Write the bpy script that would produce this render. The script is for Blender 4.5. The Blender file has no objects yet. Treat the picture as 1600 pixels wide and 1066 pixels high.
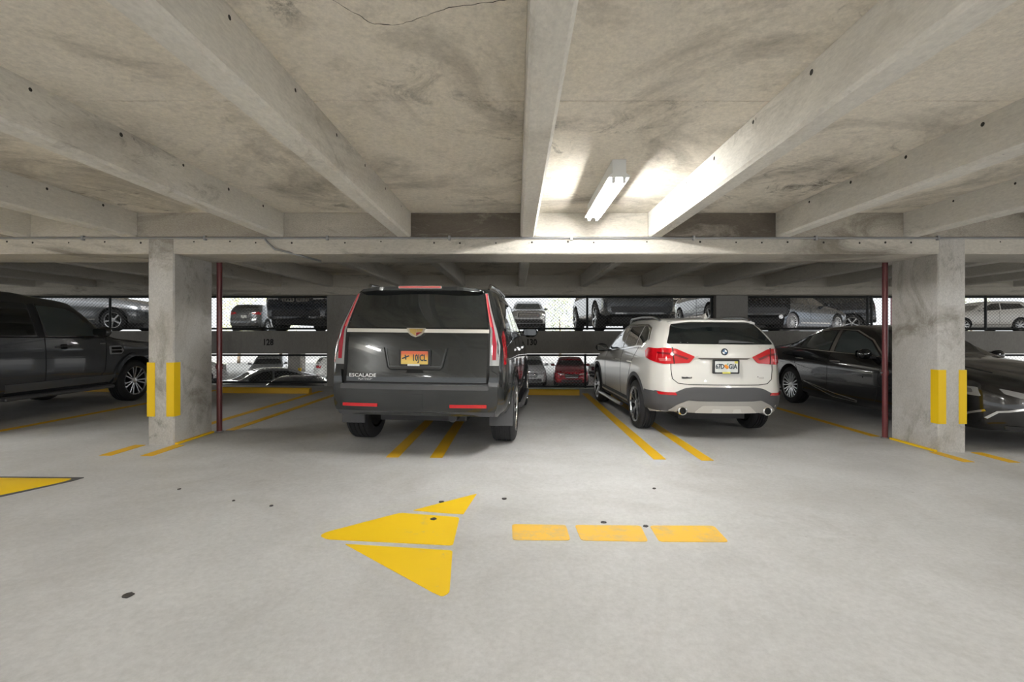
import bpy, bmesh, math, random
import numpy as np
from mathutils import Vector, Matrix
from mathutils.bvhtree import BVHTree
random.seed(7)
PI = math.pi
sc = bpy.context.scene
COL = sc.collection

# ------------------------------------------------------------------ camera, sky, exposure
EYE = 1.30
cam = bpy.data.cameras.new('camera'); camo = bpy.data.objects.new('camera', cam); COL.objects.link(camo)
camo.location = (0, 0, EYE); camo.rotation_euler = (PI/2, 0, 0)
cam.sensor_width = 36; cam.lens = 17.0
cam.shift_x = -7/1600; cam.shift_y = -12/1600
cam.clip_start = .05; cam.clip_end = 400
sc.camera = camo
W = bpy.data.worlds.new('sky'); sc.world = W; W.use_nodes = True
bg = W.node_tree.nodes['Background']
bg.inputs[0].default_value = (.93, .97, 1.0, 1); bg.inputs[1].default_value = 1.02
sc.view_settings.view_transform = 'Standard'; sc.view_settings.look = 'None'
sc.view_settings.gamma = 1; sc.view_settings.use_curve_mapping = False
sc.view_settings.exposure = 0.36
TUBE_POWER = 185.0
sun = bpy.data.lights.new('sun', 'SUN'); suno = bpy.data.objects.new('sun', sun); COL.objects.link(suno)
sun.energy = 9; sun.angle = .02; sun.color = (1, .975, .95)
suno.rotation_euler = (math.radians(72), 0, math.radians(12)); suno.location = (0, -30, 15)   # low sun added behind the viewpoint to brighten the aisle by bounce

# ------------------------------------------------------------------ materials
MATS = {}
def principled(name, col, rough=.5, metal=0, coat=0, emit=None, es=0, spec=.5, trans=0, bump=0, bscale=60):
    m = bpy.data.materials.new(name); m.use_nodes = True; MATS[name] = m
    b = m.node_tree.nodes['Principled BSDF']
    b.inputs['Base Color'].default_value = (*col, 1); b.inputs['Roughness'].default_value = rough
    b.inputs['Metallic'].default_value = metal; b.inputs['Coat Weight'].default_value = coat
    b.inputs['Coat Roughness'].default_value = .04
    b.inputs['Specular IOR Level'].default_value = spec; b.inputs['Transmission Weight'].default_value = trans
    if emit:
        b.inputs['Emission Color'].default_value = (*emit, 1); b.inputs['Emission Strength'].default_value = es
    nt = m.node_tree; nz = nt.nodes.new('ShaderNodeTexNoise'); nz.inputs['Scale'].default_value = bscale
    tc = nt.nodes.new('ShaderNodeTexCoord'); nt.links.new(tc.outputs['Object'], nz.inputs['Vector'])
    if bump:
        bp = nt.nodes.new('ShaderNodeBump'); bp.inputs['Strength'].default_value = bump; bp.inputs['Distance'].default_value = .01
        nt.links.new(nz.outputs['Fac'], bp.inputs['Height']); nt.links.new(bp.outputs['Normal'], b.inputs['Normal'])
    else:       # faint gloss variation
        mr = nt.nodes.new('ShaderNodeMapRange'); mr.inputs['To Min'].default_value = max(0, rough-.03); mr.inputs['To Max'].default_value = rough+.04
        nt.links.new(nz.outputs['Fac'], mr.inputs['Value']); nt.links.new(mr.outputs['Result'], b.inputs['Roughness'])
    return m

def concrete(name, c1, c2, stain, stain_amt=.5, rough=.85, scale=1.0, stretch=(1, 1, 1), pits=.3, bump=.25, stain_lo=.55, stain_hi=.75, fine=.15, grime=0.0, gcol=(.10, .09, .07), gscale=3.2):
    """layered concrete: large tone drift, blotchy stains, streaks and small pits"""
    m = bpy.data.materials.new(name); m.use_nodes = True; MATS[name] = m
    nt = m.node_tree; N = nt.nodes; L = nt.links; b = N['Principled BSDF']
    geo = N.new('ShaderNodeNewGeometry')
    mp = N.new('ShaderNodeMapping'); mp.inputs['Scale'].default_value = stretch; L.new(geo.outputs['Position'], mp.inputs['Vector'])
    def noise(sc_, det=6, rg=.6, dist=0, vec=mp):
        n = N.new('ShaderNodeTexNoise'); n.inputs['Scale'].default_value = sc_*scale; n.inputs['Detail'].default_value = det
        n.inputs['Roughness'].default_value = rg; n.inputs['Distortion'].default_value = dist
        L.new(vec.outputs[0], n.inputs['Vector']); return n
    def ramp(src, lo, hi):
        r = N.new('ShaderNodeMapRange'); r.inputs['From Min'].default_value = lo; r.inputs['From Max'].default_value = hi
        L.new(src, r.inputs['Value']); return r.outputs['Result']
    def mix(fac, a, bb, blend='MIX'):
        x = N.new('ShaderNodeMix'); x.data_type = 'RGBA'; x.blend_type = blend
        if isinstance(fac, float): x.inputs['Factor'].default_value = fac
        else: L.new(fac, x.inputs['Factor'])
        for i, v in ((6, a), (7, bb)):
            if isinstance(v, tuple): x.inputs[i].default_value = (*v, 1)
            else: L.new(v, x.inputs[i])
        return x.outputs[2]
    base = mix(ramp(noise(.7, 5, .6, .3).outputs['Fac'], .35, .65), c1, c2)
    sfac = ramp(noise(.9, 8, .68, .8).outputs['Fac'], stain_lo, stain_hi)
    mu = N.new('ShaderNodeMath'); mu.operation = 'MULTIPLY'; mu.inputs[1].default_value = stain_amt; L.new(sfac, mu.inputs[0])
    base = mix(mu.outputs[0], base, stain)
    if grime:      # sharp-edged dark mildew and form-oil marks gathered in patches
        g1 = ramp(noise(gscale, 12, .78, 1.2).outputs['Fac'], .53, .66); g2 = ramp(noise(.8, 3, .5, .5).outputs['Fac'], .50, .66)
        gm = N.new('ShaderNodeMath'); gm.operation = 'MULTIPLY'; L.new(g1, gm.inputs[0]); L.new(g2, gm.inputs[1])
        gk = N.new('ShaderNodeMath'); gk.operation = 'MULTIPLY'; gk.inputs[1].default_value = grime; L.new(gm.outputs[0], gk.inputs[0])
        base = mix(gk.outputs[0], base, gcol)
    fn = noise(38, 6, .75)
    fm = N.new('ShaderNodeMapRange'); fm.inputs['From Min'].default_value = .3; fm.inputs['From Max'].default_value = .7
    fm.inputs['To Min'].default_value = 1-fine; fm.inputs['To Max'].default_value = 1+fine*.6; L.new(fn.outputs['Fac'], fm.inputs['Value'])
    cb = N.new('ShaderNodeCombineColor')
    for i in range(3): L.new(fm.outputs['Result'], cb.inputs[i])
    base = mix(1.0, base, cb.outputs[0], 'MULTIPLY')
    if pits:
        v = N.new('ShaderNodeTexVoronoi'); v.inputs['Scale'].default_value = 9*scale; L.new(geo.outputs['Position'], v.inputs['Vector'])
        n2 = noise(1.7, 3, .6)
        pf = ramp(v.outputs['Distance'], .09, .05)
        gate = ramp(n2.outputs['Fac'], .55, .62)
        mm = N.new('ShaderNodeMath'); mm.operation = 'MULTIPLY'; L.new(pf, mm.inputs[0]); L.new(gate, mm.inputs[1])
        m3 = N.new('ShaderNodeMath'); m3.operation = 'MULTIPLY'; m3.inputs[1].default_value = pits; L.new(mm.outputs[0], m3.inputs[0])
        base = mix(m3.outputs[0], base, (.09, .085, .075))
    L.new(base, b.inputs['Base Color']); b.inputs['Roughness'].default_value = rough
    bp = N.new('ShaderNodeBump'); bp.inputs['Strength'].default_value = bump; bp.inputs['Distance'].default_value = .006
    L.new(fn.outputs['Fac'], bp.inputs['Height']); L.new(bp.outputs['Normal'], b.inputs['Normal'])
    return m

concrete('floor_concrete', (.63, .63, .63), (.50, .50, .495), (.36, .345, .32), .55, .6, .8, pits=.25, bump=.22, stain_lo=.47, stain_hi=.78, fine=.13, grime=.4, gcol=(.24, .22, .19), gscale=1.8)
concrete('slab_concrete', (.80, .745, .65), (.70, .65, .56), (.17, .15, .12), .95, .9, .85, pits=.3, bump=.3, stain_lo=.50, stain_hi=.76, fine=.2, grime=.95)
concrete('beam_concrete', (.76, .735, .675), (.66, .635, .58), (.24, .22, .185), .6, .9, .9, stretch=(1, .6, 2.2), pits=.5, stain_lo=.55, stain_hi=.8, fine=.16, grime=.55)
concrete('girder_concrete', (.60, .57, .505), (.47, .445, .39), (.16, .14, .11), .8, .9, 1.1, stretch=(.6, 1, 2.0), pits=.5, stain_lo=.56, stain_hi=.7, fine=.2, grime=.5)
concrete('column_concrete', (.64, .63, .61), (.46, .44, .40), (.24, .215, .17), .8, .9, 1.8, stretch=(1, 1, .7), pits=.8, stain_lo=.52, stain_hi=.66, fine=.2, grime=.7, gscale=2.2)
concrete('parapet_concrete', (.40, .39, .37), (.33, .32, .30), (.2, .19, .17), .5, .9, .9, stretch=(1, 1, .4), pits=.2)
concrete('deck_concrete', (.55, .54, .52), (.48, .47, .45), (.3, .29, .27), .4, .8, .5, pits=0)
concrete('asphalt_edge', (.12, .115, .11), (.08, .08, .08), (.05, .05, .05), .4, .95, 6, pits=0, bump=.8)

def paint_yellow(name, col, wear_lo, wear_hi):
    m = bpy.data.materials.new(name); m.use_nodes = True; MATS[name] = m
    nt = m.node_tree; N = nt.nodes; L = nt.links; b = N['Principled BSDF']
    geo = N.new('ShaderNodeNewGeometry'); n = N.new('ShaderNodeTexNoise'); n.inputs['Scale'].default_value = 7; n.inputs['Detail'].default_value = 9; n.inputs['Roughness'].default_value = .75
    L.new(geo.outputs['Position'], n.inputs['Vector'])
    r = N.new('ShaderNodeMapRange'); r.inputs['From Min'].default_value = wear_lo; r.inputs['From Max'].default_value = wear_hi; L.new(n.outputs['Fac'], r.inputs['Value'])
    x = N.new('ShaderNodeMix'); x.data_type = 'RGBA'; L.new(r.outputs['Result'], x.inputs['Factor'])
    x.inputs[6].default_value = (*col, 1); x.inputs[7].default_value = (.5, .44, .3, 1)
    L.new(x.outputs[2], b.inputs['Base Color']); b.inputs['Roughness'].default_value = .6
    return m
paint_yellow('yellow_bright', (.92, .60, .004), .60, .86)
paint_yellow('yellow_worn', (.90, .54, .06), .48, .80)
paint_yellow('yellow_line', (.80, .47, .01), .60, .85)
paint_yellow('yellow_stop', (.62, .36, .01), .60, .9)
paint_yellow('yellow_guard', (.88, .58, .0), .75, .95)

P = principled
P('rubber', (.018, .018, .02), .75, bump=.2, bscale=90)
P('black_plastic', (.02, .02, .022), .55)
P('grey_cladding', (.075, .075, .08), .55, bump=.05, bscale=300)
P('chrome', (.82, .82, .82), .12, 1)
P('alloy', (.62, .63, .65), .28, 1)
P('alloy_dark', (.06, .06, .065), .35, .6)
P('silver_trim', (.62, .60, .56), .4, .5)
P('skid_grey', (.36, .345, .32), .45, .3)
P('skid_pale', (.52, .50, .46), .45, .3)
P('car_glass', (.006, .009, .010), .03, 0, 1.0, spec=.8)
P('car_glass_light', (.07, .09, .095), .03, 0, 1.0, spec=.8)
P('seam', (.004, .004, .004), .8)
P('paint_black_green', (.010, .0125, .0135), .22, .3, 1)
P('paint_black', (.006, .006, .007), .2, .2, 1)
P('paint_graphite', (.085, .09, .10), .25, .6, 1)
P('paint_steel', (.17, .18, .195), .3, .6, 1)
P('paint_pearl', (.74, .725, .68), .3, .05, 1)
P('paint_silver', (.45, .46, .47), .3, .6, 1)
P('paint_white', (.8, .8, .79), .3, 0, 1)
P('paint_red', (.30, .008, .018), .25, .3, 1)
P('paint_grey', (.13, .14, .15), .25, .6, 1)
P('paint_bluegrey', (.055, .07, .09), .25, .6, 1)
P('paint_navy', (.008, .011, .018), .2, .3, 1)
P('lamp_red', (.55, .006, .012), .12, 0, 1)
P('lamp_crimson', (.33, .012, .03), .12, 0, 1)
P('lamp_red_dark', (.20, .004, .008), .12, 0, 1)
P('lamp_pink', (.62, .12, .12), .15, 0, 1)
P('lamp_clear', (.42, .42, .43), .08, .4, 1)
P('lamp_smoke', (.16, .16, .17), .1, .3, 1)
P('gold', (.75, .55, .2), .25, .9)
P('maroon_pipe', (.14, .022, .026), .35, .1, .6)
P('galvanised', (.33, .34, .35), .45, .7)
P('fence_dark', (.03, .035, .037), .5, .3)
P('fence_wire', (.20, .21, .22), .5, .5)
P('fixture_white', (.72, .74, .74), .45)
P('tube_glow', (1, 1, 1), .5, emit=(1.0, .985, .95), es=TUBE_POWER)
P('stencil_black', (.02, .02, .022), .7)
P('hole_dark', (.03, .028, .024), .9)
P('gum_dark', (.045, .042, .04), .8)
P('bark', (.16, .12, .08), .9, bump=.5, bscale=30)
P('leaf', (.45, .5, .36), .7)
P('leaf_pale', (.62, .64, .42), .7)
P('plate_white', (.80, .82, .80), .4)
P('plate_ink', (.03, .05, .07), .5)
P('plate_green', (.25, .5, .35), .5)
P('plate_orange', (.85, .30, .03), .5)
P('plate_yellow_ink', (.75, .7, .12), .5)
P('roundel_blue', (.05, .12, .25), .3)
P('interior_trim', (.22, .20, .18), .7)
P('vest_green', (.10, .6, .22), .6)
# the orange-and-yellow graded registration plate
def plate_grad():
    m = bpy.data.materials.new('plate_sunset'); m.use_nodes = True; MATS['plate_sunset'] = m
    nt = m.node_tree; b = nt.nodes['Principled BSDF']; tc = nt.nodes.new('ShaderNodeTexCoord'); sx = nt.nodes.new('ShaderNodeSeparateXYZ')
    nt.links.new(tc.outputs['Generated'], sx.inputs[0]); r = nt.nodes.new('ShaderNodeValToRGB'); nt.links.new(sx.outputs['Z'], r.inputs[0])
    e = r.color_ramp.elements; e[0].position = .25; e[0].color = (.85, .62, .16, 1); e[1].position = .8; e[1].color = (.78, .16, .07, 1)
    x = e.new(.5); x.color = (.85, .45, .08, 1)
    nt.links.new(r.outputs[0], b.inputs['Base Color']); b.inputs['Roughness'].default_value = .4
plate_grad()
def M(n): return MATS[n]

# ------------------------------------------------------------------ mesh helpers
def link(o, parent=None):
    COL.objects.link(o)
    if parent: o.parent = parent
    return o
def tag(o, label=None, cat=None, group=None, kind=None):
    if label: o['label'] = label
    if cat: o['category'] = cat
    if group: o['group'] = group
    if kind: o['kind'] = kind
    return o
def empty(name, loc=(0, 0, 0), rz=0, ry=0, rx=0):
    o = bpy.data.objects.new(name, None); COL.objects.link(o); o.location = loc; o.rotation_euler = (rx, ry, rz)
    o.empty_display_size = .1
    return o
def from_bm(name, bm, mat, parent=None, smooth=None):
    bmesh.ops.recalc_face_normals(bm, faces=bm.faces)
    me = bpy.data.meshes.new(name); bm.to_mesh(me); bm.free()
    mats = mat if isinstance(mat, (list, tuple)) else [mat]
    for x in mats: me.materials.append(M(x))
    if smooth is not None:
        me.shade_smooth(); me.set_sharp_from_angle(angle=math.radians(smooth))
    return link(bpy.data.objects.new(name, me), parent)
class MB:
    def __init__(s): s.v = []; s.f = []
    def add(s, v, f):
        n = len(s.v); s.v += [tuple(p) for p in v]; s.f += [tuple(i+n for i in q) for q in f]; return s
    def box(s, x0, x1, y0, y1, z0, z1):
        v = [(x, y, z) for x in (x0, x1) for y in (y0, y1) for z in (z0, z1)]
        return s.add(v, [(0, 1, 3, 2), (4, 6, 7, 5), (0, 4, 5, 1), (2, 3, 7, 6), (0, 2, 6, 4), (1, 5, 7, 3)])
    def tube(s, pts, r, n=8, caps=True):
        pts = [Vector(p) for p in pts]; rings = []
        for i, p in enumerate(pts):
            a = pts[max(0, i-1)]; b = pts[min(len(pts)-1, i+1)]; d = (b-a).normalized()
            u = d.cross(Vector((0, 0, 1)))
            if u.length < 1e-3: u = d.cross(Vector((0, 1, 0)))
            u.normalize(); w = d.cross(u)
            rr = r[i] if isinstance(r, (list, tuple)) else r
            rings.append([p+u*rr*math.cos(2*PI*k/n)+w*rr*math.sin(2*PI*k/n) for k in range(n)])
        v = [q for R in rings for q in R]; f = []
        for i in range(len(pts)-1):
            for k in range(n):
                f.append((i*n+k, i*n+(k+1) % n, (i+1)*n+(k+1) % n, (i+1)*n+k))
        if caps: f += [tuple(range(n)), tuple((len(pts)-1)*n+k for k in range(n))]
        return s.add(v, f)
    def lathe_x(s, prof, n=32, cx=0, cy=0, cz=0, closed=False):
        """prof: (x, r) pairs turned about the x axis"""
        m = len(prof); v = []; f = []
        for k in range(n):
            a = 2*PI*k/n
            for (x, r) in prof: v.append((cx+x, cy+r*math.cos(a), cz+r*math.sin(a)))
        for k in range(n):
            k2 = (k+1) % n
            for i in range(m if closed else m-1):
                j = (i+1) % m
                f.append((k*m+i, k*m+j, k2*m+j, k2*m+i))
        return s.add(v, f)
    def prism(s, poly, fn, d0, d1):
        """poly 2d, fn(u, v, d) -> xyz"""
        n = len(poly); v = [fn(u, w, d0) for u, w in poly]+[fn(u, w, d1) for u, w in poly]
        f = [tuple(range(n)), tuple(range(2*n-1, n-1, -1))]+[(i, (i+1) % n, n+(i+1) % n, n+i) for i in range(n)]
        return s.add(v, f)
    def build(s, name, mat, parent=None, smooth=None, bevel=0):
        bm = bmesh.new()
        vs = [bm.verts.new(p) for p in s.v]
        for q in s.f:
            try: bm.faces.new([vs[i] for i in q])
            except ValueError: pass
        if bevel:
            bmesh.ops.bevel(bm, geom=list(bm.edges), offset=bevel, segments=1, affect='EDGES', profile=.5)
        return from_bm(name, bm, mat, parent, smooth)
def rnd(poly, r, n=4):
    out = []; m = len(poly)
    for i in range(m):
        p = Vector(poly[i]); a = Vector(poly[i-1]); b = Vector(poly[(i+1) % m])
        rr = r[i] if isinstance(r, (list, tuple)) else r
        u = (a-p); w = (b-p); t = min(rr, u.length*.45, w.length*.45)
        if t < 1e-4: out.append(tuple(p)); continue
        p0 = p+u.normalized()*t; p1 = p+w.normalized()*t
        for k in range(n+1):
            q = k/n; out.append(tuple((1-q)**2*p0+2*q*(1-q)*p+q*q*p1))
    return out
def mir(poly): return [(-a, b) for a, b in poly]
_txt_cache = {}
def text_mesh(txt, size, extrude=.002, bold=0):
    cu = bpy.data.curves.new('t', 'FONT'); cu.body = txt; cu.size = size; cu.extrude = extrude; cu.align_x = 'CENTER'; cu.align_y = 'CENTER'; cu.resolution_u = 2; cu.offset = bold*size
    o = bpy.data.objects.new('t', cu); COL.objects.link(o)
    dg = bpy.context.evaluated_depsgraph_get(); me = bpy.data.meshes.new_from_object(o.evaluated_get(dg))
    bpy.data.objects.remove(o); bpy.data.curves.remove(cu)
    return me
def text_obj(name, txt, size, mat, parent, loc, rot, sx=1.0, bold=0):
    me = text_mesh(txt, size, .002, bold); me.materials.clear(); me.materials.append(M(mat))
    o = link(bpy.data.objects.new(name, me), parent); o.location = loc; o.rotation_euler = rot; o.scale = (sx, 1, 1)
    return o

# ------------------------------------------------------------------ the garage
SL = .0094
def fz(x, y=0): return -SL*(x+4.3)
TILT = math.atan(SL)
SOF, BEAM, SLAB = 2.227, 2.42, 2.706
G0, G1 = 5.65, 6.33            # girder and column depth
D2 = 11.9                      # edge of the bay

def tilted_slab(name, poly, z0, z1, mat, parent=None, bevel=0):
    """prism that follows the slope of the floor; z0, z1 above the floor"""
    n = len(poly); v = [(x, y, fz(x)+z0) for x, y in poly]+[(x, y, fz(x)+z1) for x, y in poly]
    f = [tuple(range(n)), tuple(range(n, 2*n))]+[(i, (i+1) % n, n+(i+1) % n, n+i) for i in range(n)]
    return MB().add(v, f).build(name, mat, parent)

fl = tilted_slab('floor', [(-20, -13), (20, -13), (20, D2), (-20, D2)], -.22, 0, 'floor_concrete')
tag(fl, 'pale grey brushed concrete floor of the parking aisle', 'floor', kind='structure')

ceil = empty('ceiling', (0, 0, SLAB)); tag(ceil, 'stained board-marked concrete ceiling slab over the aisle', 'ceiling', kind='structure')
MB().box(-20, 20, -13, D2+.3, .03, .28).build('slab', 'slab_concrete', ceil)
mbk = MB(); ck = [(-.80, 1.99), (-.755, 2.06), (-.70, 2.14), (-.646, 2.2), (-.545, 2.205), (-.42, 2.15), (-.296, 2.087), (-.127, 2.05), (.0, 2.03)]
cf = []
for a_, b_ in zip(ck[:-1], ck[1:]):
    for q_ in range(5): cf.append((a_[0]+(b_[0]-a_[0])*q_/5+random.uniform(-.006, .006), a_[1]+(b_[1]-a_[1])*q_/5+random.uniform(-.006, .006), .0))
mbk.tube(cf, [random.uniform(.0006, .0022) for _ in cf], 4)
mbk.build('hairline_crack', 'hole_dark', ceil)
beam_x = [-1.317-1.48*i for i in range(8)][::-1]+[.13+1.49*i for i in range(9)]
beam_x[7-2] = -4.51
beam_w = .165
edges = [-20]+beam_x+[20]
joints = [(-13, -7.0), (-7.0, -4.4), (-4.4, -1.95), (-1.95, .49), (.49, 2.93), (2.93, G0)]
def panel_box(a, b, y0, y1):
    g = .004
    return MB().box(a, b, y0+g, y1-g, 0, .03).build('ceiling_panel', 'slab_concrete', ceil, bevel=.003)
for i in range(len(edges)-1):
    a = edges[i]+(beam_w/2 if i else 0); b = edges[i+1]-(beam_w/2 if i < len(edges)-2 else 0)
    for (y0, y1) in joints: panel_box(a, b, y0, y1)
    panel_box(a, b, G1, 8.9); panel_box(a, b, 8.9, D2)
order_words = ['first', 'second', 'third', 'fourth', 'fifth', 'sixth', 'seventh', 'eighth', 'ninth', 'tenth']
for i, x in enumerate(beam_x):
    root = empty('ceiling_beam', (x, 0, BEAM))
    k = i-8
    if k == 0: lab = 'concrete ceiling beam straight ahead, running away just beside the tube light'
    elif k > 0: lab = f'concrete ceiling beam, {order_words[k-1]} one right of the beam straight ahead'
    else: lab = f'concrete ceiling beam, {order_words[-k-1]} one left of the beam straight ahead'
    tag(root, lab, 'beam', 'parallel ceiling beams', 'structure')
    h = beam_w/2
    def bm_beam(y0, y1, nm):
        mb = MB(); prof = [(-h, .30), (-h, .02), (-h+.02, 0), (h-.02, 0), (h, .02), (h, .30)]
        mb.prism(prof, lambda u, v, d: (u, d, v), y0, y1); return mb.build(nm, 'beam_concrete', root)
    bm_beam(-13, G0+.02, 'aisle_span'); bm_beam(G1-.02, D2, 'bay_span')
    mb = MB()
    for s in (-1, 1):
        for yy in np.arange(.75, G0, .62):
            yy = yy+.09*s
            c = Vector((s*(h+.0005), yy, .245+random.uniform(-.008, .008))); n = 8; r = random.uniform(.011, .016)
            mb.add([c+Vector((0, r*math.cos(2*PI*q/n), r*math.sin(2*PI*q/n))) for q in range(n)], [tuple(range(n))])
    tag(mb.build('tie_holes', 'hole_dark', root), kind='stuff')

def girder(name, y0, y1, label, holes=True):
    root = empty(name, (0, y0, SOF)); tag(root, label, 'beam', None, 'structure')
    mb = MB(); d = y1-y0
    prof = [(0, 0), (d, 0), (d, .22), (d, .50), (.0, .50), (.0, .195), (-.012, .185), (-.012, .012)]
    mb.prism(prof, lambda u, v, x: (x, u, v), -20, 20); mb.build('girder_body', 'girder_concrete', root)
    if holes:
        mb = MB(); x = -11.0
        while x < 12:
            c = Vector((x, -.0135, .135+random.uniform(-.01, .01))); n = 8; r = random.uniform(.009, .014)
            mb.add([c+Vector((r*math.cos(2*PI*q/n), 0, r*math.sin(2*PI*q/n))) for q in range(n)], [tuple(range(n))]); x += random.choice((.3, .42, .62))
        tag(mb.build('tie_holes', 'hole_dark', root), kind='stuff')
    return root
girder('girder_near', G0, G1, 'deep concrete cross girder carried by the two yellow-guarded columns')
infill = MATS
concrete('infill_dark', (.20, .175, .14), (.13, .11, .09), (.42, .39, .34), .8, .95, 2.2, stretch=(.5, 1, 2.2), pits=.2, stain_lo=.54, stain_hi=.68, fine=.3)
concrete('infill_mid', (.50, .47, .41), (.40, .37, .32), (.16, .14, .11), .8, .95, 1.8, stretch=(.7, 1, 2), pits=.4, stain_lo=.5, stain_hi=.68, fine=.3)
gn = [o for o in COL.objects if o.name == 'girder_near'][0]
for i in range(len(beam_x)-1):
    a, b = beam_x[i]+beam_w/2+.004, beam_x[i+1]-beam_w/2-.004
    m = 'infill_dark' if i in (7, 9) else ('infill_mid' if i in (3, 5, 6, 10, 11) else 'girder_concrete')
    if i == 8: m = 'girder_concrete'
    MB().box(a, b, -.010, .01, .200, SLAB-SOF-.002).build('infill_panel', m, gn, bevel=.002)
girder('girder_far', D2-.25, D2+.35, 'concrete cross girder above the chain-link openings', holes=False)

def column(x0, x1, lab, side, guards):
    root = empty('concrete_column', (x0, G0, fz(x0))); tag(root, lab, 'column', 'columns carrying the cross girder', 'structure')
    mb = MB(); w = x1-x0; dpt = G1-G0
    c = .012
    prof = [(c, -.016), (w-c, -.016), (w, 0), (w, dpt), (0, dpt), (0, 0)]
    mb.prism(prof, lambda u, v, d: (u, v, d), -.05, SOF-fz(x0)+.18)
    o = mb.build('shaft', 'column_concrete', root)
    zt = .96; zb = .33; t = .006; l = .085
    def guard(cx, sx):
        mb = MB()
        pr = [(0-t, -t-.016), (l, -t-.016), (l, -.0), (0, 0), (0, l), (-t, l)]
        mb.prism([(cx+sx*a, b) for a, b in pr], lambda u, v, d: (u, v, d), zb, zt)
        return mb.build('corner_guard', 'yellow_guard', root)
    guard(0, 1); guard(w, -1)
    # painted line along the foot of the inner side face
    xs = w if side > 0 else 0
    MB().box(min(xs, xs+side*.035), max(xs, xs+side*.035), .0, dpt, 0, .022).build('painted_base_line', 'yellow_bright', root)
    # standpipe behind the column is separate
    return root
column(-4.296, -3.991, 'concrete column with yellow corner guards beside the dark grey off-roader', 1, True)
column(4.917, 5.237, 'concrete column with yellow corner guards in front of the black sedan', -1, True)
def standpipe(x, y, lab):
    root = empty('fire_standpipe', (x, y, fz(x))); tag(root, lab, 'pipe', 'red standpipes behind the columns')
    MB().tube([(0, 0, .001), (0, 0, SOF-fz(x)+.1)], .034, 14).build('pipe', 'maroon_pipe', root, 40)
    MB().tube([(0, 0, .83), (0, 0, .90)], .043, 14).build('coupling', 'maroon_pipe', root, 40)
    mb = MB(); mb.tube([(-.055, 0, .865), (.055, 0, .865)], .012, 8); mb.build('coupling_bolt', 'galvanised', root)
    MB().tube([(0, 0, .001), (0, 0, .014)], .05, 14).build('floor_flange', 'galvanised', root, 40)
standpipe(-3.925, 6.39, 'maroon fire standpipe behind the column by the off-roader')
standpipe(4.87, 6.39, 'maroon fire standpipe behind the column by the black sedan')
# far wall columns
for (a, b, lab) in ((-4.62, -3.86, 'wide concrete column between fence openings behind the black truck-like wagon'), (4.86, 5.64, 'wide concrete column between fence openings behind the white hatchback'),
                    (-14.2, -13.4, 'wide concrete column behind the dark grey off-roader bay'), (14.3, 15.1, 'wide concrete column beyond the black sedan bay')):
    MBo = MB().box(a, b, D2-.12, D2+.25, fz(a)-.06, 2.3).build('far_column', 'parapet_concrete', bevel=.01)
    tag(MBo, lab, 'column', None, 'structure')

# parapet with stencilled bay numbers
par = empty('wall_parapet', (0, D2, .80)); tag(par, 'grey concrete parapet band with stencilled bay numbers', 'wall', kind='structure')
for (a, b) in ((-20, -14.2), (-13.4, -4.62), (-3.86, 4.86), (5.64, 14.3)):
    MB().box(a, b, -.02, .25, 0, .56).build('parapet_panel', 'parapet_concrete', par, bevel=.006)
rx = (PI/2, 0, 0)
text_obj('bay_number', '128', .21, 'stencil_black', par, (-6.10, -.023, .275), rx, .85, .03)
text_obj('bay_number', '130', .21, 'stencil_black', par, (.37, -.023, .275), rx, .85, .03)

# upper and lower neighbouring decks
o = MB().box(-45, 45, D2+.25, 36, -.26, 0).build('floor_upper_deck', 'deck_concrete'); o.location.z = 1.36
tag(o, 'raised neighbouring parking deck seen through the upper fence', 'floor', kind='structure')
o = MB().box(-45, 45, D2+.35, 30, 0, .3).build('ceiling_upper_deck', 'slab_concrete'); o.location.z = 4.0  # out of view, put in to keep the raised deck dark
tag(o, 'unseen concrete slab put over the raised neighbouring deck to keep it dark', 'ceiling', kind='structure')
o = MB().box(-150, 150, -150, 150, -.3, 0).build('ground', 'deck_concrete'); o.location.z = -1.6
tag(o, 'pale ground of the lower parking level and outside', 'ground', kind='structure')
for (x, y, z0, z1, lab) in ((-10.9, 24, -1.6, 1.1, 'pale column with yellow guard on the lower level'), (-13.9, 20, 1.36, 4.0, 'grey column with red pipe on the raised deck'), (12, 27, -1.6, 1.1, 'pale column on the lower level behind the white hatchback')):
    r = empty('deck_column', (x, y, z0)); tag(r, lab, 'column', None, 'structure')
    MB().box(-.3, .3, -.3, .3, 0, z1-z0).build('shaft', 'column_concrete', r, bevel=.01)
    if z0 < 0: MB().box(.2, .32, -.32, -.2, .4, 1.2).build('corner_guard', 'yellow_guard', r)
    else: MB().tube([(.05, -.36, 0), (.05, -.36, z1-z0)], .05, 10).build('red_pipe', 'maroon_pipe', r)
o = MB().box(24.9, 25.1, 32, 32.2, 1.36, 3.9).build('deck_post', 'maroon_pipe'); tag(o, 'red post on the raised deck near the white hatch wagon', 'post')

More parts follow.
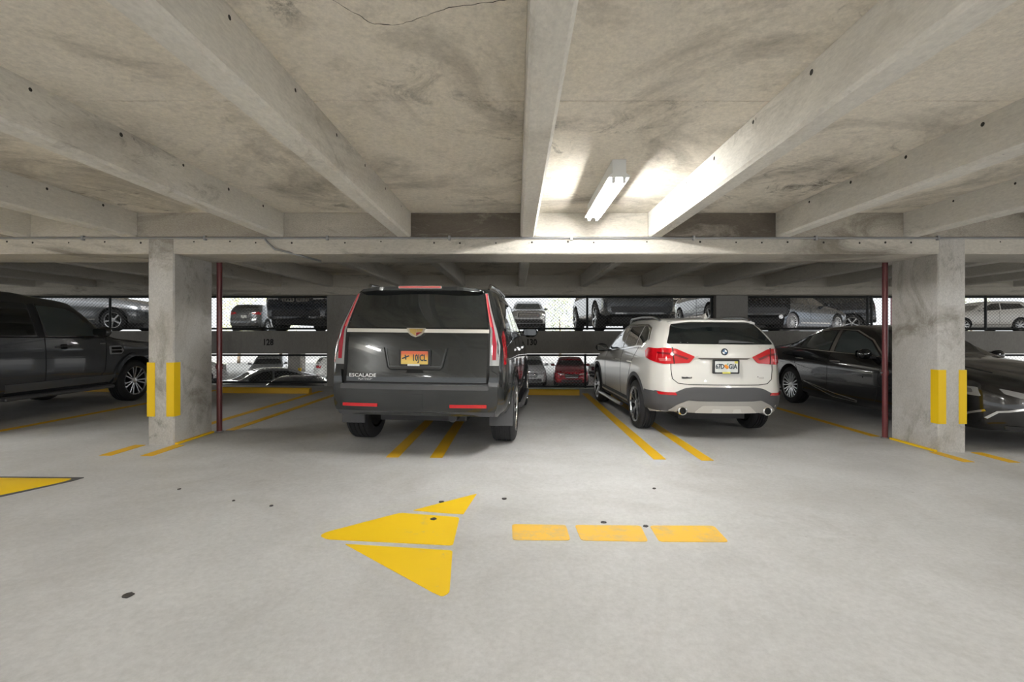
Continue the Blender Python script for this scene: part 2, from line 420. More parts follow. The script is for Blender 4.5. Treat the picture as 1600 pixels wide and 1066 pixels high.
# chain link fences
def fence(x0, x1, z0, z1, posts, lab, grp):
    y = D2+.06
    root = empty('chain_link_fence', (x0, y, z0)); tag(root, lab, 'fence', grp)
    w = x1-x0; h = z1-z0
    MB().tube([(0, 0, h-.03), (w, 0, h-.03)], .024, 8).build('top_rail', 'fence_dark', root, 40)
    MB().tube([(0, 0, .03), (w, 0, .03)], .024, 8).build('bottom_rail', 'fence_dark', root, 40)
    for p in [x0+.03, x1-.03]+posts:
        MB().tube([(p-x0, 0, .0), (p-x0, 0, h)], .028, 8).build('post', 'fence_dark', root, 40)
    mb = MB(); s = .085; r = .0035
    k = -h
    while k < w:
        for sg in (1, -1):
            a = k; b = k+h          # x at bottom and top
            za, zb = .03, h-.03; pa, pb = a, b
            ta = max(0, -a/h); tb = min(1, (w-a)/h)
            if tb-ta > .05:
                q0 = Vector((a+ta*h, 0, .03+ta*(h-.06))); q1 = Vector((a+tb*h, 0, .03+tb*(h-.06)))
                if sg < 0: q0.x = w-q0.x; q1.x = w-q1.x
                q0.y = q1.y = sg*r
                mb.tube([q0, q1], r, 3, False)
        k += s
    tag(mb.build('chain_link_mesh', 'fence_wire', root), kind='stuff')
UP = (1.385, 2.225); 
fence(-13.4, -4.62, *UP, [-10.05], 'upper chain-link fence panel over the empty bay beside the off-roader', 'chain-link fences')
fence(-3.86, 4.86, *UP, [1.75], 'upper chain-link fence panel behind the black wagon and white hatchback', 'chain-link fences')
fence(5.64, 14.3, *UP, [8.68, 8.78, 11.6], 'upper chain-link fence panel over the black sedan roof, with doubled post', 'chain-link fences')
fence(-13.4, -4.62, .06, .79, [], 'lower chain-link fence panel under the parapet at the empty bay', 'chain-link fences')
fence(-3.86, 4.86, -.05, .79, [1.70], 'lower chain-link fence panel between the black wagon and white hatchback', 'chain-link fences')
fence(5.64, 14.3, -.1, .79, [9.9], 'lower chain-link fence panel hidden behind the black sedan', 'chain-link fences')

# wheel stops
def wheel_stop(xc, y, w, lab):
    root = empty('wheel_stop', (xc, y, fz(xc))); root.rotation_euler.y = TILT; tag(root, lab, 'wheel stop', 'yellow wheel stops')
    mb = MB(); prof = [(-.08, 0), (.08, 0), (.065, .09), (.045, .12), (-.045, .12), (-.065, .09)]
    mb.prism(prof, lambda u, v, d: (d, u, v), -w/2, w/2); mb.build('stop_block', 'yellow_stop', root, bevel=.006)
    for s in (-1, 1):
        MB().tube([(s*w*.32, 0, .118), (s*w*.32, 0, .126)], .018, 8).build('anchor_bolt', 'galvanised', root)
wheel_stop(-5.45, 10.45, 2.0, 'yellow concrete wheel stop in the empty bay numbered 128')
wheel_stop(.45, 10.6, 1.85, 'yellow concrete wheel stop in front of the big black wagon')
wheel_stop(-8.4, 10.45, 2.0, 'yellow concrete wheel stop ahead of the dark grey off-roader')

# painted markings
def mark(name, poly, mat, lab, grp=None, r=.02):
    o = tilted_slab(name, rnd(poly, r, 3), .0, .003, mat); tag(o, lab, 'marking', grp); return o
arrow = empty('floor_arrow', (-.8, 3.2, fz(-.8))); tag(arrow, 'bright yellow stencilled arrowhead on the aisle floor', 'marking')
def child_mark(parent, name, poly, mat, r=.02, h=.003):
    o = tilted_slab(name, rnd(poly, r, 3), .0, h, mat, parent); o.location = tuple(-c for c in parent.location)
    return o
child_mark(arrow, 'arrow_upper_barb', [(-.78, 3.636), (-.33, 4.026), (-.392, 3.569), (-.556, 3.59)], 'yellow_bright', .012)
child_mark(arrow, 'arrow_point', [(-1.29, 3.17), (-1.27, 3.225), (-.863, 3.583), (-.413, 3.507), (-.40, 3.042), (-1.22, 3.115)], 'yellow_bright', .03)
child_mark(arrow, 'arrow_lower_barb', [(-1.085, 3.05), (-.393, 2.971), (-.345, 2.49), (-.375, 2.45), (-.43, 2.49)], 'yellow_bright', .02)
shaft = empty('floor_arrow_shaft', (.7, 3.25, fz(.7))); tag(shaft, 'faded yellow dashed shaft of the floor arrow', 'marking')
for q in ([(-.031, 3.39), (.345, 3.385), (.35, 3.134), (-.025, 3.13)], [(.408, 3.386), (.869, 3.385), (.852, 3.125), (.419, 3.135)], [(.932, 3.387), (1.385, 3.395), (1.375, 3.13), (.923, 3.127)]):
    child_mark(shaft, 'dash', q, 'yellow_worn', .03)
def stripe(xa, ya, yb, lab, w=.135):
    mark('bay_stripe', [(xa-w/2, ya), (xa+w/2, ya), (xa+w/2, yb), (xa-w/2, yb)], 'yellow_line', lab, 'painted bay lines', .01)
stripe(-1.33, 5.17, 10.9, 'left one of the two yellow bay lines under the big black wagon')
stripe(-.86, 5.17, 10.9, 'right one of the two yellow bay lines under the big black wagon')
stripe(1.54, 5.19, 10.9, 'yellow bay line between the white hatchback and the big black wagon')
stripe(2.04, 5.16, 10.9, 'yellow bay line running under the white hatchback')
stripe(-4.37, 5.13, 5.62, 'short yellow line in front of the column, off-roader side', .13)
stripe(-3.93, 5.13, 5.64, 'short yellow line in front of the column, empty bay side', .13)
stripe(-3.85, 6.5, 10.9, 'yellow bay line behind the red pipe, beside the empty bay', .12)
stripe(-4.40, 6.45, 10.9, 'yellow bay line inside the empty bay behind the column', .12)
stripe(4.87, 5.2, 5.64, 'short yellow line in front of the column, white hatchback side', .13)
stripe(5.36, 5.2, 5.64, 'short yellow line in front of the column, black sedan side', .13)
stripe(4.83, 6.5, 10.9, 'yellow bay line behind the red pipe near the white hatchback', .12)
stripe(-6.75, 5.6, 10.9, 'yellow bay line beside the dark grey off-roader', .12)
# speed hump
hump = empty('speed_hump', (-5, 4, fz(-5))); tag(hump, 'yellow painted speed hump with ragged asphalt edge', 'speed hump')
def hump_mesh():
    mb = MB(); nx, ny = 30, 8; v = []; f = []
    for i in range(nx+1):
        x = -9.0+i*(5.07/nx); t = min(1, (-3.93-x)/.25)
        jit = random.uniform(-.012, .012)
        for j in range(ny+1):
            u = j/ny; ya = 3.62+jit if x > -4.6 else 3.62+jit; yb = 4.34
            if x > -4.25: ya = 3.62+(x+4.25)/.32*.62
            y = ya+(yb-ya)*u
            v.append((x, y, fz(x)+.002+.038*t*math.sin(PI*u)**.7))
    for i in range(nx):
        for j in range(ny): f.append((i*(ny+1)+j, (i+1)*(ny+1)+j, (i+1)*(ny+1)+j+1, i*(ny+1)+j+1))
    return mb.add(v, f)
o = hump_mesh().build('hump_body', 'yellow_bright', hump, 60); o.location = tuple(-c for c in hump.location)
edge = [(-9, 3.6)]
for i in range(46): edge.append((-8.9+i*.102, 3.585+random.uniform(-.02, .02)))
edge += [(-4.2, 3.62), (-3.91, 4.26), (-3.9, 4.36), (-9, 4.36)]
o = tilted_slab('asphalt_lip', edge, 0, .006, 'asphalt_edge', hump); o.location = tuple(-c for c in hump.location)

# dark gum spots
spot_lab = ['largest black gum spot alone on the near left floor', 'dark gum spot on the body of the yellow arrow', 'small gum spot on the upper barb of the arrow', 'black gum spot just right of the arrow tip',
            'gum spot above the middle dash', 'gum spot between the last two dashes', 'gum spot on the floor far left of the arrow', 'tiny gum spot left of the arrow', 'gum spot a little left of the arrow barb', 'gum spot on the floor above the last dash']
for (x, y), r, lab in zip([(-1.957, 2.436), (-.596, 3.466), (-.592, 3.821), (-.098, 3.908), (.619, 3.437), (.902, 3.375), (-2.837, 4.068), (-2.226, 3.805), (-1.876, 3.702), (1.196, 4.203)],
                          [.026, .024, .02, .021, .02, .018, .014, .012, .016, .016], spot_lab):
    poly = [(x+r*random.uniform(.75, 1.15)*math.cos(2*PI*k/12), y+r*random.uniform(.75, 1.15)*math.sin(2*PI*k/12)) for k in range(12)]
    tag(tilted_slab('gum_spot', poly, .001, .006, 'gum_dark'), lab, 'gum spot', 'gum spots on the floor')

# conduit on the girder
cd = empty('electrical_conduit', (0, G0-.03, BEAM-.012)); tag(cd, 'thin grey electrical conduit clipped along the girder', 'conduit')
MB().tube([(-14, 0, 0), (14, 0, 0)], .012, 8).build('conduit_run', 'galvanised', cd, 40)
x = -9.3
while x < 10:
    MB().box(x-.012, x+.012, -.016, .02, -.026, .026).build('clip', 'galvanised', cd); x += 1.42
MB().tube([(-2.93, -.005, 0), (-2.88, -.02, -.06), (-2.80, -.02, -.13), (-2.66, .0, -.165), (-2.5, .1, -.205), (-2.42, .35, -.215)], .013, 8).build('hanging_whip', 'galvanised', cd, 40)

# tube lights
def tube_light(x, y, lab):
    root = empty('tube_light', (x, y, SLAB)); tag(root, lab, 'light', 'fluorescent fittings of the aisle')
    Lh = .69; z1 = -.002; z0 = -.145
    mb = MB(); mb.prism([(-.055, z1), (-.055, z0+.035), (-.085, z0+.012), (-.085, z0), (.085, z0), (.085, z0+.012), (.055, z0+.035), (.055, z1)], lambda u, v, d: (u, d, v), -Lh, Lh)
    mb.build('housing', 'fixture_white', root)
    for s in (-1, 1):
        MB().tube([(s*.042, -Lh+.05, z0-.018), (s*.042, Lh-.05, z0-.018)], .0165, 8).build('lamp_tube', 'tube_glow', root, 40)
        for e in (-1, 1):
            MB().box(s*.042-.013, s*.042+.013, e*(Lh-.03)-.018, e*(Lh-.03)+.018, z0-.04, z0).build('lamp_holder', 'fixture_white', root, bevel=.003)
tube_light(.83, 4.59, 'twin-tube fluorescent light on the ceiling beside the middle beam')
tube_light(-8.1, 4.59, 'added unseen twin-tube light further along the aisle ceiling, outside left bay')  # this and the following fittings are unseen, added to brighten the aisle
tube_light(9.7, 4.59, 'added unseen twin-tube light further along the aisle ceiling, outside right bay')
tube_light(-5.2, -8.5, 'added unseen twin-tube light far behind the viewpoint, off-roader side')
tube_light(6.8, -8.5, 'added unseen twin-tube light far behind the viewpoint, sedan side')
tube_light(.83, -.75, 'added unseen twin-tube light behind the viewpoint, central bay')  # added row out of view, lifts the near floor
tube_light(-5.2, -.75, 'added unseen twin-tube light behind the viewpoint, off-roader side')
tube_light(6.8, -.75, 'added unseen twin-tube light behind the viewpoint, sedan side')

def added_deck_light(x, y, z, lab):  # unseen fill lights, added to brighten cars on the neighbouring decks
    root = empty('added_deck_light', (x, y, z)); tag(root, lab, 'light', 'fill lights added on the neighbouring decks')
    MB().box(-.65, .65, -.08, .08, -.08, 0).build('housing', 'fixture_white', root, bevel=.005)
    for s in (-1, 1): MB().tube([(-.6, s*.04, -.1), (.6, s*.04, -.1)], .0165, 6).build('lamp_tube', 'tube_glow', root, 40)
for x, w in ((-14, 'above the pale silver crossover'), (-7, 'nearest the wide column'), (0, 'above the silver crossover'), (7, 'behind the white hatchback')): added_deck_light(x, 24, 1.1, 'added fill light under the raised deck over the lower level, '+w)
for x, w in ((-14, 'by the red pipe column'), (-3, 'behind the navy wagon'), (4, 'over the grey wagon'), (12, 'over the blue-grey sedan')): added_deck_light(x, 21.5, 4.0, 'added fill light on the roof slab of the raised deck, '+w)
#CARS#
# ------------------------------------------------------------------ cars
def pchip(Y, n):
    """shape-preserving cubic through rows of Y (K x C) at uniform parameter, n samples per interval"""
    Y = np.asarray(Y, float); K = len(Y); d = np.diff(Y, axis=0); m = np.zeros_like(Y)
    for i in range(1, K-1):
        a, b = d[i-1], d[i]; ok = a*b > 0
        m[i] = np.where(ok, 2*a*b/np.where(ok, a+b, 1), 0)
    m[0] = d[0]; m[-1] = d[-1]
    out = []
    for i in range(K-1):
        for k in range(n):
            t = k/n; h00 = 2*t**3-3*t*t+1; h10 = t**3-2*t*t+t; h01 = -2*t**3+3*t*t; h11 = t**3-t*t
            out.append(h00*Y[i]+h10*m[i]+h01*Y[i+1]+h11*m[i+1])
    out.append(Y[-1]); return np.array(out)

# column: (y, w, zb, zs,  y4, x4, z4,  y5, x5, z5,  y6, x6, z6,  y7, z7) from tail to nose, rear axle at y = 0
WAGON = dict(wb=2.95, wr=.405, ww=.285, track=.885, arch=.475, bulge=(.05, .06), cols=[
 (-.93, .90, .45, 1.02, -.86, .865, 1.36, -.70, .755, 1.75, -.68, .69, 1.82, -.70, 1.845),
 (-.78, .975, .42, 1.02, -.73, .925, 1.36, -.56, .80, 1.76, -.54, .735, 1.84, -.54, 1.87),
 (0, 1.02, .36, 1.02, 0, .965, 1.35, 0, .82, 1.77, 0, .735, 1.86, 0, 1.885),
 (.8, 1.01, .34, 1.02, .8, .955, 1.34, .8, .82, 1.77, .8, .73, 1.86, .8, 1.89),
 (1.5, 1.005, .34, 1.0, 1.5, .95, 1.32, 1.4, .81, 1.76, 1.35, .72, 1.855, 1.3, 1.885),
 (2.2, 1.0, .34, 1.0, 2.2, .945, 1.29, 1.95, .78, 1.71, 1.85, .68, 1.81, 1.75, 1.85),
 (2.75, 1.0, .34, .98, 2.75, .935, 1.23, 2.65, .82, 1.29, 2.6, .6, 1.33, 2.55, 1.35),
 (3.15, 1.0, .36, .95, 3.15, .93, 1.19, 3.15, .75, 1.24, 3.15, .5, 1.26, 3.15, 1.27),
 (3.75, .95, .35, .9, 3.75, .88, 1.10, 3.75, .7, 1.16, 3.75, .45, 1.19, 3.75, 1.2),
 (3.92, .84, .36, .88, 3.9, .78, 1.02, 3.88, .62, 1.08, 3.86, .42, 1.12, 3.85, 1.14)])
HATCH = dict(wb=2.67, wr=.345, ww=.225, track=.795, arch=.40, bulge=(.10, .10), cols=[
 (-.80, .73, .36, .75, -.74, .72, 1.17, -.50, .60, 1.47, -.46, .52, 1.525, -.50, 1.55),
 (-.58, .87, .33, .80, -.54, .83, 1.17, -.34, .675, 1.48, -.30, .59, 1.545, -.32, 1.575),
 (0, .912, .26, .88, 0, .865, 1.12, 0, .70, 1.49, 0, .61, 1.565, 0, 1.595),
 (.7, .905, .24, .88, .7, .86, 1.08, .7, .70, 1.49, .7, .61, 1.57, .7, 1.60),
 (1.2, .90, .24, .86, 1.2, .855, 1.05, 1.1, .695, 1.48, 1.05, .60, 1.56, 1.0, 1.595),
 (1.75, .90, .24, .85, 1.75, .85, 1.02, 1.55, .66, 1.43, 1.45, .55, 1.52, 1.4, 1.555),
 (2.45, .90, .24, .83, 2.45, .84, .98, 2.3, .72, 1.06, 2.2, .5, 1.10, 2.15, 1.12),
 (2.75, .905, .26, .82, 2.75, .83, .95, 2.75, .68, 1.0, 2.75, .45, 1.03, 2.75, 1.04),
 (3.3, .84, .25, .75, 3.28, .76, .86, 3.25, .6, .92, 3.25, .4, .94, 3.25, .95),
 (3.5, .68, .26, .7, 3.48, .62, .8, 3.46, .5, .85, 3.45, .35, .87, 3.45, .88)])
ROVER = dict(wb=2.885, wr=.385, ww=.25, track=.82, arch=.455, bulge=(.03, .05), cols=[
 (-1.0, .88, .42, .95, -.98, .86, 1.25, -.92, .78, 1.76, -.9, .72, 1.84, -.9, 1.88),
 (-.85, .94, .40, .95, -.85, .91, 1.25, -.8, .80, 1.77, -.78, .74, 1.86, -.78, 1.90),
 (0, .955, .36, .95, 0, .925, 1.23, 0, .815, 1.77, 0, .74, 1.87, 0, 1.90),
 (.7, .955, .35, .95, .7, .925, 1.22, .7, .815, 1.77, .7, .74, 1.87, .7, 1.90),
 (1.2, .955, .35, .94, 1.2, .925, 1.21, 1.15, .81, 1.75, 1.1, .73, 1.83, 1.1, 1.85),
 (2.0, .955, .35, .93, 2.0, .92, 1.19, 1.75, .79, 1.67, 1.68, .70, 1.77, 1.62, 1.80),
 (2.5, .955, .35, .92, 2.5, .915, 1.17, 2.38, .85, 1.19, 2.3, .6, 1.21, 2.25, 1.22),
 (2.95, .955, .38, .9, 2.95, .91, 1.13, 2.95, .80, 1.15, 2.95, .5, 1.17, 2.95, 1.18),
 (3.55, .91, .40, .85, 3.55, .87, 1.06, 3.55, .7, 1.10, 3.55, .45, 1.12, 3.55, 1.12),
 (3.72, .80, .42, .82, 3.70, .77, 1.0, 3.68, .62, 1.04, 3.67, .42, 1.06, 3.66, 1.07)])
SEDAN = dict(wb=2.87, wr=.345, ww=.225, track=.805, arch=.39, bulge=(.08, .14), cols=[
 (-1.05, .76, .35, .72, -1.02, .70, .98, -1.0, .60, 1.03, -.99, .4, 1.05, -.99, 1.06),
 (-.85, .88, .30, .78, -.83, .80, 1.02, -.8, .66, 1.07, -.76, .44, 1.09, -.74, 1.10),
 (-.1, .925, .22, .80, -.1, .85, 1.03, -.35, .66, 1.12, -.4, .5, 1.14, -.45, 1.15),
 (.6, .925, .2, .80, .6, .86, 1.01, .55, .62, 1.36, .5, .52, 1.41, .45, 1.43),
 (1.2, .92, .2, .78, 1.2, .855, .99, 1.15, .63, 1.39, 1.1, .54, 1.44, 1.1, 1.465),
 (1.9, .92, .2, .76, 1.9, .85, .96, 1.7, .62, 1.31, 1.6, .52, 1.39, 1.55, 1.42),
 (2.5, .92, .2, .74, 2.5, .84, .93, 2.4, .72, .98, 2.3, .5, 1.03, 2.25, 1.05),
 (2.9, .92, .22, .72, 2.9, .83, .89, 2.9, .66, .94, 2.9, .42, .97, 2.9, .98),
 (3.55, .86, .22, .66, 3.5, .78, .79, 3.46, .6, .84, 3.44, .38, .87, 3.44, .88),
 (3.78, .68, .24, .6, 3.74, .60, .70, 3.71, .45, .76, 3.69, .3, .79, 3.68, .80)])
PICKUP = dict(wb=3.6, wr=.40, ww=.27, track=.86, arch=.47, bulge=(.03, .05), cols=[
 (-1.1, .94, .55, .95, -1.1, .93, 1.2, -1.09, .9, 1.3, -1.08, .5, 1.31, -1.08, 1.31),
 (-1.0, .99, .52, .98, -1.0, .97, 1.25, -1.0, .93, 1.33, -1.0, .5, 1.34, -1.0, 1.34),
 (.2, 1.01, .48, 1.0, .2, .98, 1.27, .2, .94, 1.34, .2, .5, 1.35, .2, 1.35),
 (.9, 1.01, .46, 1.0, .9, .98, 1.28, .9, .92, 1.38, .9, .5, 1.40, .9, 1.40),
 (1.15, 1.01, .46, 1.0, 1.15, .97, 1.30, 1.05, .76, 1.83, 1.05, .66, 1.92, 1.05, 1.94),
 (2.6, 1.01, .46, 1.0, 2.6, .97, 1.30, 2.3, .76, 1.83, 2.2, .64, 1.92, 2.15, 1.94),
 (3.2, 1.01, .46, 1.0, 3.2, .96, 1.28, 3.1, .86, 1.32, 3.0, .6, 1.36, 2.95, 1.38),
 (3.7, 1.01, .48, 1.0, 3.7, .96, 1.24, 3.7, .8, 1.29, 3.7, .5, 1.32, 3.7, 1.33),
 (4.45, .99, .48, .95, 4.45, .95, 1.18, 4.45, .78, 1.24, 4.45, .45, 1.27, 4.45, 1.27),
 (4.6, .93, .5, .9, 4.58, .90, 1.1, 4.56, .74, 1.18, 4.55, .42, 1.21, 4.55, 1.22)])

def car_surface(T, n=5):
    """closed body mesh as a bmesh; returns bm with material index 1 on the underside"""
    C = []
    for c in T['cols']:
        y, w, zb, zs, y4, x4, z4, y5, x5, z5, y6, x6, z6, y7, z7 = c
        y3 = .65*y+.35*y4
        C.append([(w*.90, y, zb), (w*.975, y, zb+.10), (w, y, (zb+.10+zs)/2), (w*.997, y3, zs), (x4, y4, z4), (x5, y5, z5), (x6, y6, z6), (0, y7, z7)])
    C = np.array(C)                                   # columns x rails x 3
    nc, nr = C.shape[:2]
    G = pchip(C.reshape(nc, -1), n).reshape(-1, nr, 3)
    F = np.array([pchip(g, n) for g in G])            # fine columns x fine rails x 3
    F[:, -1, 0] = 0
    nC, nR = F.shape[:2]
    bm = bmesh.new(); R = {}; Lf = {}
    for i in range(nC):
        for j in range(nR):
            x, y, z = F[i, j]
            R[i, j] = bm.verts.new((x, y, z)); Lf[i, j] = R[i, j] if j == nR-1 else bm.verts.new((-x, y, z))
    def quad(*v):
        u = []
        for q in v:
            if q not in u: u.append(q)
        if len(u) > 2:
            try: return bm.faces.new(u)
            except ValueError: return None
    for i in range(nC-1):
        for j in range(nR-1):
            quad(R[i, j], R[i+1, j], R[i+1, j+1], R[i, j+1]); quad(Lf[i, j], Lf[i, j+1], Lf[i+1, j+1], Lf[i+1, j])
        f = quad(R[i, 0], Lf[i, 0], Lf[i+1, 0], R[i+1, 0])
        if f: f.material_index = 1
    nx = 16
    for i, sgn, b in ((0, -1, T['bulge'][0]), (nC-1, 1, T['bulge'][1])):
        rows = []
        for j in range(nR):
            x, y, z = F[i, j]
            if j == nR-1: rows.append([R[i, j]]*(nx+1)); continue
            row = [Lf[i, j]]
            for k in range(1, nx):
                u = -1+2*k/nx
                row.append(bm.verts.new((u*x, y+sgn*b*(1-abs(u)**2.4)*min(1, x/.5), z)))
            rows.append(row+[R[i, j]])
        for j in range(nR-1):
            for k in range(nx): quad(rows[j][k], rows[j][k+1], rows[j+1][k+1], rows[j+1][k])
        # close the sliver between the underside edge and the bulged lowest row
        try:
            f = bm.faces.new(rows[0]); f.material_index = 1
        except ValueError: pass
    bmesh.ops.recalc_face_normals(bm, faces=bm.faces)
    return bm

class Car:
    def __init__(s, name, T, paint, loc, yaw, label, cat='car', group='parked cars', tilt=True, scale=1.0, detail=1):
        s.T = T; s.root = empty(name, loc, math.radians(yaw)); tag(s.root, label, cat, group)
        s.root.scale = (scale,)*3; s.detail = detail
        if tilt:
            a = math.radians(yaw)
            q = Matrix.Rotation(TILT, 4, 'Y') @ Matrix.Rotation(a, 4, 'Z'); s.root.rotation_euler = q.to_euler()
        bm = car_surface(T, 5 if detail else 3)
        s.bvh = BVHTree.FromBMesh(bm)
        me = bpy.data.meshes.new('body'); bm.to_mesh(me); bm.free()
        for m in (paint, 'black_plastic', 'black_plastic'): me.materials.append(M(m))
        body = bpy.data.objects.new('body', me); COL.objects.link(body)
        mb = MB()
        for y in (0, T['wb']):
            for sx in (-1, 1):
                pr = [(sx*.58, 0), (sx*.58, T['arch']), (sx*1.3, T['arch']), (sx*1.3, 0)]
                mb.lathe_x(pr[1:3], 28, 0, y, T['wr']+.01)
                n0 = len(mb.v)-56
                mb.f.append(tuple(n0+2*k for k in range(28))); mb.f.append(tuple(n0+2*k+1 for k in range(28)))
        cut = mb.build('cutter', 'black_plastic')
        md = body.modifiers.new('b', 'BOOLEAN'); md.object = cut; md.operation = 'DIFFERENCE'; md.solver = 'EXACT'
        md.material_mode = 'TRANSFER'
        dg = bpy.context.evaluated_depsgraph_get()
        me2 = bpy.data.meshes.new_from_object(body.evaluated_get(dg)); me2.name = 'body'
        bpy.data.objects.remove(body); bpy.data.objects.remove(cut)
        me2.shade_smooth(); me2.set_sharp_from_angle(angle=math.radians(42))
        s.body = link(bpy.data.objects.new('body', me2), s.root)
    def ray(s, axis, u, v):
        if axis == 'R': o, d = Vector((u, -9, v)), Vector((0, 1, 0))
        elif axis == 'F': o, d = Vector((u, 12, v)), Vector((0, -1, 0))
        elif axis == 'T': o, d = Vector((u, v, 9)), Vector((0, 0, -1))
        elif axis == 1: o, d = Vector((9, u, v)), Vector((-1, 0, 0))
        else: o, d = Vector((-9, u, v)), Vector((1, 0, 0))
        h = s.bvh.ray_cast(o, d)[0]
        return h, d
    def panel(s, name, axis, poly, mat, off=.004, depth=.02, step=.07, parent=None, label=None):
        bm = bmesh.new()
        f = bm.faces.new([bm.verts.new((u, v, 0)) for u, v in poly])
        us = [p[0] for p in poly]; vs = [p[1] for p in poly]
        for ax, (lo, hi) in ((0, (min(us), max(us))), (1, (min(vs), max(vs)))):
            n = int((hi-lo)/step)
            for k in range(1, n+1):
                co = [0, 0, 0]; no = [0, 0, 0]; co[ax] = lo+(hi-lo)*k/(n+1); no[ax] = 1
                bmesh.ops.bisect_plane(bm, geom=bm.verts[:]+bm.edges[:]+bm.faces[:], plane_co=co, plane_no=no, dist=1e-6)
        dead = []
        for v in bm.verts:
            h, d = s.ray(axis, v.co.x, v.co.y)
            if h is None: dead.append(v)
            else: v.co = h-d*off
        if dead: bmesh.ops.delete(bm, geom=dead, context='VERTS')
        if not bm.faces: bm.free(); return None
        be = [e for e in bm.edges if e.is_boundary]
        r = bmesh.ops.extrude_edge_only(bm, edges=be)
        for g in r['geom']:
            if isinstance(g, bmesh.types.BMVert): g.co += d*depth
        o = from_bm(name, bm, mat, parent or s.root, 40)
        if label: o['label'] = label
        return o
    def strip(s, name, axis, pts, w, mat, off=.003, depth=.012, parent=None, closed=False):
        """a band of width w following a polyline on the body surface"""
        P_ = [Vector(p) for p in pts]
        if closed: P_.append(P_[0])
        D = []
        for a, b in zip(P_[:-1], P_[1:]):
            n = max(1, int((b-a).length/.06))
            D += [a+(b-a)*k/n for k in range(n)]
        D.append(P_[-1])
        L_, R_ = [], []
        for i, p in enumerate(D):
            a = D[i-1] if i else (D[-2] if closed else D[0]); b = D[i+1] if i < len(D)-1 else (D[1] if closed else D[-1])
            t = (b-a); t = t.normalized() if t.length > 1e-9 else Vector((1, 0)); nn = Vector((-t.y, t.x))
            L_.append(p+nn*w/2); R_.append(p-nn*w/2)
        bm = bmesh.new(); rows = []
        for a, b in zip(L_, R_):
            ha, d = s.ray(axis, *a); hb, d = s.ray(axis, *b)
            if ha is None or hb is None: rows.append(None); continue
            rows.append([bm.verts.new(ha+d*depth), bm.verts.new(ha-d*off), bm.verts.new(hb-d*off), bm.verts.new(hb+d*depth)])
        for r0, r1 in zip(rows[:-1], rows[1:]):
            if r0 and r1:
                for k in range(3): bm.faces.new((r0[k], r0[k+1], r1[k+1], r1[k]))
        if not bm.faces: bm.free(); return None
        return from_bm(name, bm, mat, parent or s.root, 50)
    def both(s, fn):
        for sg in (1, -1): fn(sg)
    def wheels(s, spokes=5, style='fan', rim_mat='alloy', twin=False, rimr=None):
        T = s.T; r = T['wr']; w = T['ww']; rr = rimr or r*.70
        n = 40 if s.detail else 24; h = w/2
        mb = MB(); prof = [(-h+.01, rr-.012), (-h, rr+.01), (-h-.004, (rr+r)/2), (-h+.012, r-.02), (-h+.03, r-.004)]
        if s.detail:
            for k in range(4):
                x = -h+.06+k*(w-.12)/3
                prof += [(x-.008, r), (x-.005, r-.012), (x+.005, r-.012), (x+.008, r)]
        else: prof += [(0, r)]
        prof += [(h-.03, r-.004), (h-.012, r-.02), (h+.004, (rr+r)/2), (h, rr+.01), (h-.01, rr-.012)]
        mb.lathe_x(prof, n)
        tire_proto = None; rim_proto = None
        rm = MB(); rm.lathe_x([(h-.012, rr+.004), (h+.002, rr+.002), (h-.006, rr-.014), (h-.02, rr-.018)], n)
        bk = MB(); bk.lathe_x([(h-.09, .0001), (h-.09, rr-.03), (h-.02, rr-.016)], n); bk.lathe_x([(-h+.02, rr-.035), (-h+.02, .08)], n)
        hubx = h-.035
        sp = MB()
        def spoke(a0, wi, wo, skew=0):
            ca, sa = math.cos(a0), math.sin(a0); cb, sb = math.cos(a0+skew), math.sin(a0+skew)
            v = []
            for (rad, wd, x0, x1, cs, sn) in ((.045, wi, hubx-.03, hubx+.008, ca, sa), (rr-.008, wo, h-.045, h-.008, cb, sb)):
                for q in (-1, 1):
                    for x in (x0, x1): v.append((x, rad*cs-q*wd*sn, rad*sn+q*wd*cs))
            sp.add(v, [(0, 1, 3, 2), (4, 6, 7, 5), (0, 4, 5, 1), (2, 3, 7, 6), (0, 2, 6, 4), (1, 5, 7, 3)])
        for k in range(spokes):
            a = 2*PI*k/spokes+.3
            if style == 'fan': spoke(a, .018, .024)
            elif style == 'pair': spoke(a-.13, .010, .011, -.03); spoke(a+.13, .010, .011, .03)
            elif style == 'y': spoke(a, .016, .011, -.24); spoke(a, .016, .011, .24)
            else: spoke(a, .010, .011)
        hb = MB(); hb.lathe_x([(hubx-.03, .07), (hubx+.006, .062), (hubx+.014, .04), (hubx+.016, .0001)], 20)
        protos = [mb.build('wheel', 'rubber', s.root, 35), rm.build('rim', rim_mat, s.root, 35), bk.build('wheel_barrel', 'seam', s.root), sp.build('spokes', rim_mat, s.root, 35), hb.build('hub_cap', rim_mat, s.root, 35)]
        meshes = [(o.name.split('.')[0], o.data) for o in protos]
        for o in protos: bpy.data.objects.remove(o)
        for y in (0, T['wb']):
            for sx in (1, -1):
                t = link(bpy.data.objects.new('wheel', meshes[0][1]), s.root); t.location = (sx*T['track'], y, r)
                t.rotation_euler = (random.uniform(0, 6), 0, 0 if sx > 0 else PI)
                for nm, me in meshes[1:]: link(bpy.data.objects.new(nm, me), t)
